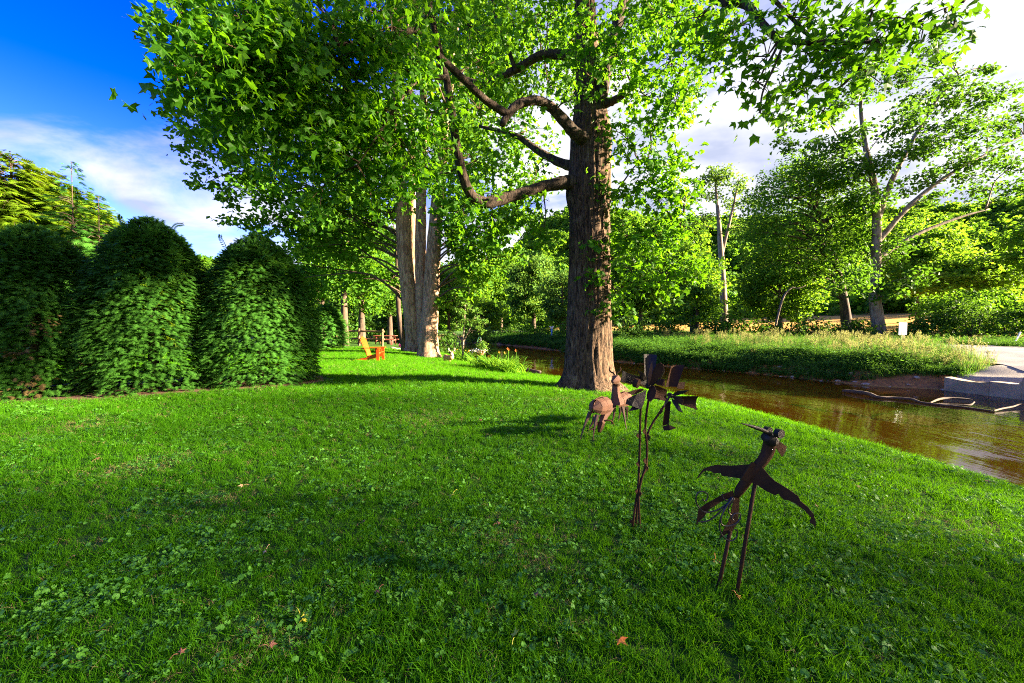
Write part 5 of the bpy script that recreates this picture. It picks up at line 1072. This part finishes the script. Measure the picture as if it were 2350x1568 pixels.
def bank_cover():
    n = 60000; x = rng.uniform(-12, 40, n); y = rng.uniform(13, 66, n); d = sdist(x, y, FAR)
    rd = np.abs(sdist(x, y, np.array(ROAD, float))); rw = 2.9 + .4 * (y < 24)
    gs = ((y > 17.6 + .35 * np.sin(x * 2.1)) | (x < 19.2))
    edge = .34 + .16 * np.sin(x * 1.3 + y * .9) + .14 * np.sin(x * 3.1 - y * 2.3) + .35 * smooth(15.2, 17.0, x) * (y < 20)
    keep = (d > edge) & (rd > rw) & (d < 26) & gs & (rng.uniform(size=n) < np.clip(26 / np.maximum(y, 1), .35, 1))
    x, y, d = x[keep], y[keep], d[keep]
    # a thicker fringe hanging over the foot of the bank
    n = 200000; fx = rng.uniform(-8, 21, n); fy = rng.uniform(14, 62, n); fd = sdist(fx, fy, FAR)
    fk = (fd > .12 + .16 * np.sin(fx * 1.7 + fy * 1.1) + .4 * smooth(15.4, 17.2, fx) * (fy < 20)) & (fd < 2.6) & ((fy > 17.6) | (fx < 19.2)) & (rng.uniform(size=n) < .55)
    x, y, d = np.concatenate((x, fx[fk])), np.concatenate((y, fy[fk])), np.concatenate((d, fd[fk])); m = len(x); z = terrain(x, y)
    # golden seeding grass towards the ford, leafy weeds upstream
    tall = smooth(13.2, 18.5, x + 1.2 * np.sin(y * .7)) * smooth(1.6, 3.0, d + .8 * np.sin(x)) * (d < 11)
    r = rng.uniform(size=m); far = d > 11
    idx = np.where(r < .5 * tall, np.where(rng.uniform(size=m) < .3, 4, 5), np.where(r < .60 * tall, rng.integers(6, 8, m), np.where(r < .80, rng.integers(0, 3, m), 3)))
    s = rng.uniform(.55, 1.2, m) * (.85 + .22 * np.sin(x * .9 + 1.3 * y) * np.sin(.7 * y - x * .5)) * np.where(idx < 4, 1.1 - .2 * (d < 1.5), .95) * np.where(far, .9, 1)
    T = [(weed_mesh(1), M['weed']), (weed_mesh(2, .5, 56, .13), M['weed']), (weed_mesh(3, .75, 70, .09), M['weed']), (quad_blades(22, .6, .02, .1, .8, 9, .12), M['weed']), (quad_blades(26, .95, .016, .1, .55, 10, .14), M['straw']), (quad_blades(26, .9, .018, .1, .7, 11, .14), M['weed']), (seedheads(12), M['straw']), (seedheads(13), M['straw'])]
    e = np.stack((rng.normal(size=m) * .08, rng.normal(size=m) * .08, rng.uniform(0, 6.28, m)), 1)
    gn_scatter('bank_weeds', np.stack((x, y, z - .03), 1), e, s, idx, T)
    # pebbles along the foot of the bank
    n = 1500; x = rng.uniform(4, 20, n); y = rng.uniform(14, 44, n); d = sdist(x, y, FAR); k = (d > -.25) & (d < .7); x, y = x[k], y[k]; m = len(x); T = []
    for s_ in range(3):
        bm = bmesh.new(); bmesh.ops.create_icosphere(bm, subdivisions=1, radius=.1)
        for v in bm.verts: v.co = Vector((v.co.x * 1.3, v.co.y, v.co.z * .55)) * (1 + random.uniform(-.15, .15))
        me = bpy.data.meshes.new('pebble'); bm.to_mesh(me); bm.free(); T.append((me, M['stone']))
    gn_scatter('shore_pebbles', np.stack((x, y, terrain(x, y) + .01), 1), np.stack((x * 0, x * 0, rng.uniform(0, 6, m)), 1), rng.uniform(.3, 1.3, m), rng.integers(0, 3, m), T)
bank_cover()
# ------------------------------------------------------------------ lawn
def clover_mesh(seed, n=7, r=.011):
    g = np.random.default_rng(seed); mb = MB()
    for k in range(n):
        p = np.array((g.normal() * .035, g.normal() * .035, g.uniform(.025, .055))); tilt = frames(np.array([[g.normal() * .35, g.normal() * .35, 1.]]), np.array([g.uniform(0, 6.28)]))[0]
        for j in range(3):
            a = j * 2.094; V = [(0, 0, 0)] + [(r * (1 + .95 * math.cos(a + q)) * math.cos(a) * .5 + r * 1.0 * math.cos(a + q), r * (1 + .95 * math.cos(a + q)) * math.sin(a) * .5 + r * 1.0 * math.sin(a + q), .002) for q in (-.95, -.45, 0, .45, .95)]
            mb.add(np.array(V) @ tilt.T + p, [(0, i, i + 1) for i in range(1, 5)])
    return mb.mesh('clover')
def round_leaf_mesh(seed, n=4, r=.022):
    g = np.random.default_rng(seed); mb = MB()
    for k in range(n):
        p = np.array((g.normal() * .045, g.normal() * .045, g.uniform(.03, .065))); tilt = frames(np.array([[g.normal() * .45, g.normal() * .45, 1.]]), np.array([g.uniform(0, 6.28)]))[0]; rr = r * g.uniform(.6, 1.25)
        V = [(0, 0, -.003)] + [(rr * math.cos(q) * (1 + .08 * math.cos(5 * q)), rr * math.sin(q), .003 * math.cos(2 * q)) for q in np.linspace(.35, 5.93, 9)]
        mb.add(np.array(V) @ tilt.T + p, [(0, i, i + 1) for i in range(1, 9)])
    return mb.mesh('round_leaf')
def lawn_points(n, ymax, power):
    """random points over the lawn in view, thinner with distance"""
    y = (rng.uniform(0, 1, n) ** power) * (ymax - .2) + .2; x = rng.uniform(-1, 1, n) * (1.36 * y + 2.0)
    k = (sdist(x, y, CREST) < 1.25) & (x > -30); x, y = x[k], y[k]
    # bare ground under the clipped domes and round the big trunk
    bed = sdist(x, y, np.array([(-14, 4.7), (-10.6, 7.0), (-8.5, 8.1), (-6.2, 9.2), (-5.2, 10.6), (-5.6, 12.5), (-9, 12), (-14, 9)], float)) < 0
    inside = np.zeros(len(x), bool); poly = [(-16, 4.4), (-10.7, 7.25), (-8.6, 8.25), (-6.6, 9.15), (-5.25, 9.9), (-4.95, 11.2), (-6.5, 12.4), (-10, 11.2), (-16, 8.5)]
    for (x1, y1), (x2, y2) in zip(poly, poly[1:] + poly[:1]):
        c = ((y1 > y) != (y2 > y)) & (x < (x2 - x1) * (y - y1) / (y2 - y1 + 1e-9) + x1); inside ^= c
    k = ~inside & (np.hypot(x - 2.03, (y - 10.7)) > .95); x, y = x[k], y[k]
    return x, y, terrain(x, y)
def lawn():
    T = [(quad_blades(13, .052, .0052, .1, .7, 40, .022), M['grass']), (quad_blades(13, .062, .0060, .1, .9, 41, .024), M['grass']), (quad_blades(11, .080, .0068, .1, 1.0, 42, .026), M['grass']), (quad_blades(12, .045, .0055, .1, 1.1, 43, .028), M['grass']), (quad_blades(7, .06, .0042, .1, 1.3, 44, .03), M['drygrass'])]
    x, y, z = lawn_points(165000, 27, 1.5); m = len(x)
    patch = .5 + .5 * np.sin(1.7 * x + 2 * np.sin(.9 * y)) * np.sin(1.3 * y + 1.5 * np.sin(1.1 * x)); fine = .5 + .5 * np.sin(5.3 * x + 3 * np.sin(2.9 * y)) * np.sin(4.7 * y + 2.0 * x)
    dry = sum(np.exp(-((x - a) ** 2 + (y - b) ** 2) / c ** 2) for a, b, c in ((-4.0, 4.2, .45), (.05, 2.75, .28), (.25, 2.45, .2), (-2.6, 3.5, .3), (-1.4, 6.5, .5), (2.6, 5.2, .35), (-6.5, 6.0, .5), (1.0, 8.2, .5), (-1.2, 1.9, .22), (3.6, 3.4, .3)))
    r = rng.uniform(size=m); idx = np.where(r < .05 + .05 * fine + .42 * dry, 4, np.where(r < .25 + .35 * patch, 2, np.where(r < .7, 1, np.where(r < .85, 3, 0))))
    s = rng.uniform(.65, 1.2, m) * (.85 + .4 * patch * fine) * (1 + .085 * np.maximum(y - 3, 0))
    s = np.minimum(s, 1.75); e = np.stack((rng.normal(size=m) * .18, rng.normal(size=m) * .18, rng.uniform(0, 6.28, m)), 1)
    gn_scatter('lawn_grass', np.stack((x, y, z - .004), 1), e, s, idx, T)
    x, y, z = lawn_points(42000, 11, 1.5); v = np.sin(1.9 * x + 1.2 * np.sin(1.7 * y)) * np.sin(1.6 * y + 1.3 * x + 1) + .5 * np.sin(4.1 * x - 3.3 * y) + rng.normal(size=len(x)) * .9
    k = v > .35; x, y, z = x[k], y[k], z[k]; m = len(x); s = rng.uniform(.45, .95, m) * (1 + .04 * y)
    gn_scatter('clover_patches', np.stack((x, y, z), 1), np.stack((rng.normal(size=m) * .15, rng.normal(size=m) * .15, rng.uniform(0, 6.28, m)), 1), s, rng.integers(0, 5, m), [(clover_mesh(50, 7, .0085), M['clover']), (clover_mesh(51, 9, .0085), M['clover']), (clover_mesh(52, 6, .010), M['clover']), (round_leaf_mesh(53, 4, .015), M['clover']), (round_leaf_mesh(54, 3, .018), M['clover'])])
lawn()
def fallen():
    specs = [(1415, 1490, 'dry_orange', .10, 'large curled orange leaf lying in the lawn with its stalk out', 'single'), (1641, 1308, 'dry_orange', .07, 'small orange leaf at the foot of the bird sculpture', 'single'), (1690, 1395, 'dry_orange', .05, 'small orange leaf beside the longer rod of the bird', 'single'), (690, 1440, 'dry_yellow', .08, None, 0), (1180, 1500, 'dry_yellow', .08, None, 0), (1040, 1145, 'dry_yellow', .11, 'pale green fallen leaf lying flat on mid lawn', 'single'), (830, 1222, 'dry_brown', .07, 'brown leaf lying beside a dry patch on the open lawn', 'single'), (1140, 1220, 'dry_brown', .06, 'brown leaf lying a stride from the flower sculpture stems', 'single'), (612, 1280, 'dry_tan', .05, 'small tan round leaf in the near clover', 'single'), (410, 1545, 'dry_brown', .05, None, 1), (615, 1515, 'dry_brown', .06, None, 1), (870, 1375, 'dry_brown', .06, None, 1), (1100, 975, 'dry_brown', .08, 'brown leaf on open lawn between the grazing deer and the clipped domes', 'single'), (220, 1068, 'dry_brown', .07, 'brown leaf on the lawn in front of the clipped domes', 'single'), (1965, 1130, 'dry_brown', .06, None, 1), (2265, 1118, 'dry_brown', .08, 'brown leaf at the very edge of the lawn above the creek', 'single'), (1875, 1180, 'dry_brown', .06, None, 1), (1930, 1020, 'dry_tan', .06, 'tan leaf on the slope between the bird head and the creek', 'single'), (1315, 880, 'dry_yellow', .16, 'pale yellow leaf at the foot of the shade tree trunk', 'single'), (1235, 1400, 'dry_brown', .06, None, 1), (560, 1128, 'dry_tan', .07, 'tan leaf in a worn patch of lawn well away from the sculptures', 'single'), (165, 1305, 'dry_brown', .04, None, 1)]
    for i, (px, py, mt, s, lab, gset) in enumerate(specs):
        p = ground_at(px, py) + (0, 0, .05); s = s * .66; g = np.random.default_rng(700 + i); V = STAR[0].copy(); V[:, 2] += .35 * V[:, 1] ** 2 * g.uniform(.5, 1.6) + .25 * (V[:, 0] - .3) ** 2 * g.uniform(-.5, 1.5) + g.normal(size=len(V)) * .04
        rot = frames(np.array([[g.normal() * .4, g.normal() * .4 - .3, 1.]]), np.array([g.uniform(0, 6.28)]))[0]
        mb = MB(); W_ = (V * s) @ rot.T + p; mb.add(W_, STAR[1]); mb.add(W_ - rot[:, 2] * .0015, STAR[1][:, ::-1]); a = (np.array((.0, 0, 0)) * s) @ rot.T + p; b = (np.array((-.9, .1, -.05)) * s) @ rot.T + p; tube(mb, [a, (a + b) / 2 + (0, 0, .01), b], .0018, 4, 2)
        t = mb.mesh('fallen_leaf', p); t.materials.append(M[mt]); o = bpy.data.objects.new('fallen_leaf', t); col.objects.link(o); o.location = p
        if gset == 'single': tag(o, lab, 'leaf', 'fallen leaves on the lawn')
        elif gset == 0: tag(o, 'yellowing fallen leaf tangled in the near lawn clover', 'leaf', 'yellow fallen leaves')
        else: tag(o, 'small dry brown leaf lying in the lawn grass', 'leaf', 'brown fallen leaves')
fallen()
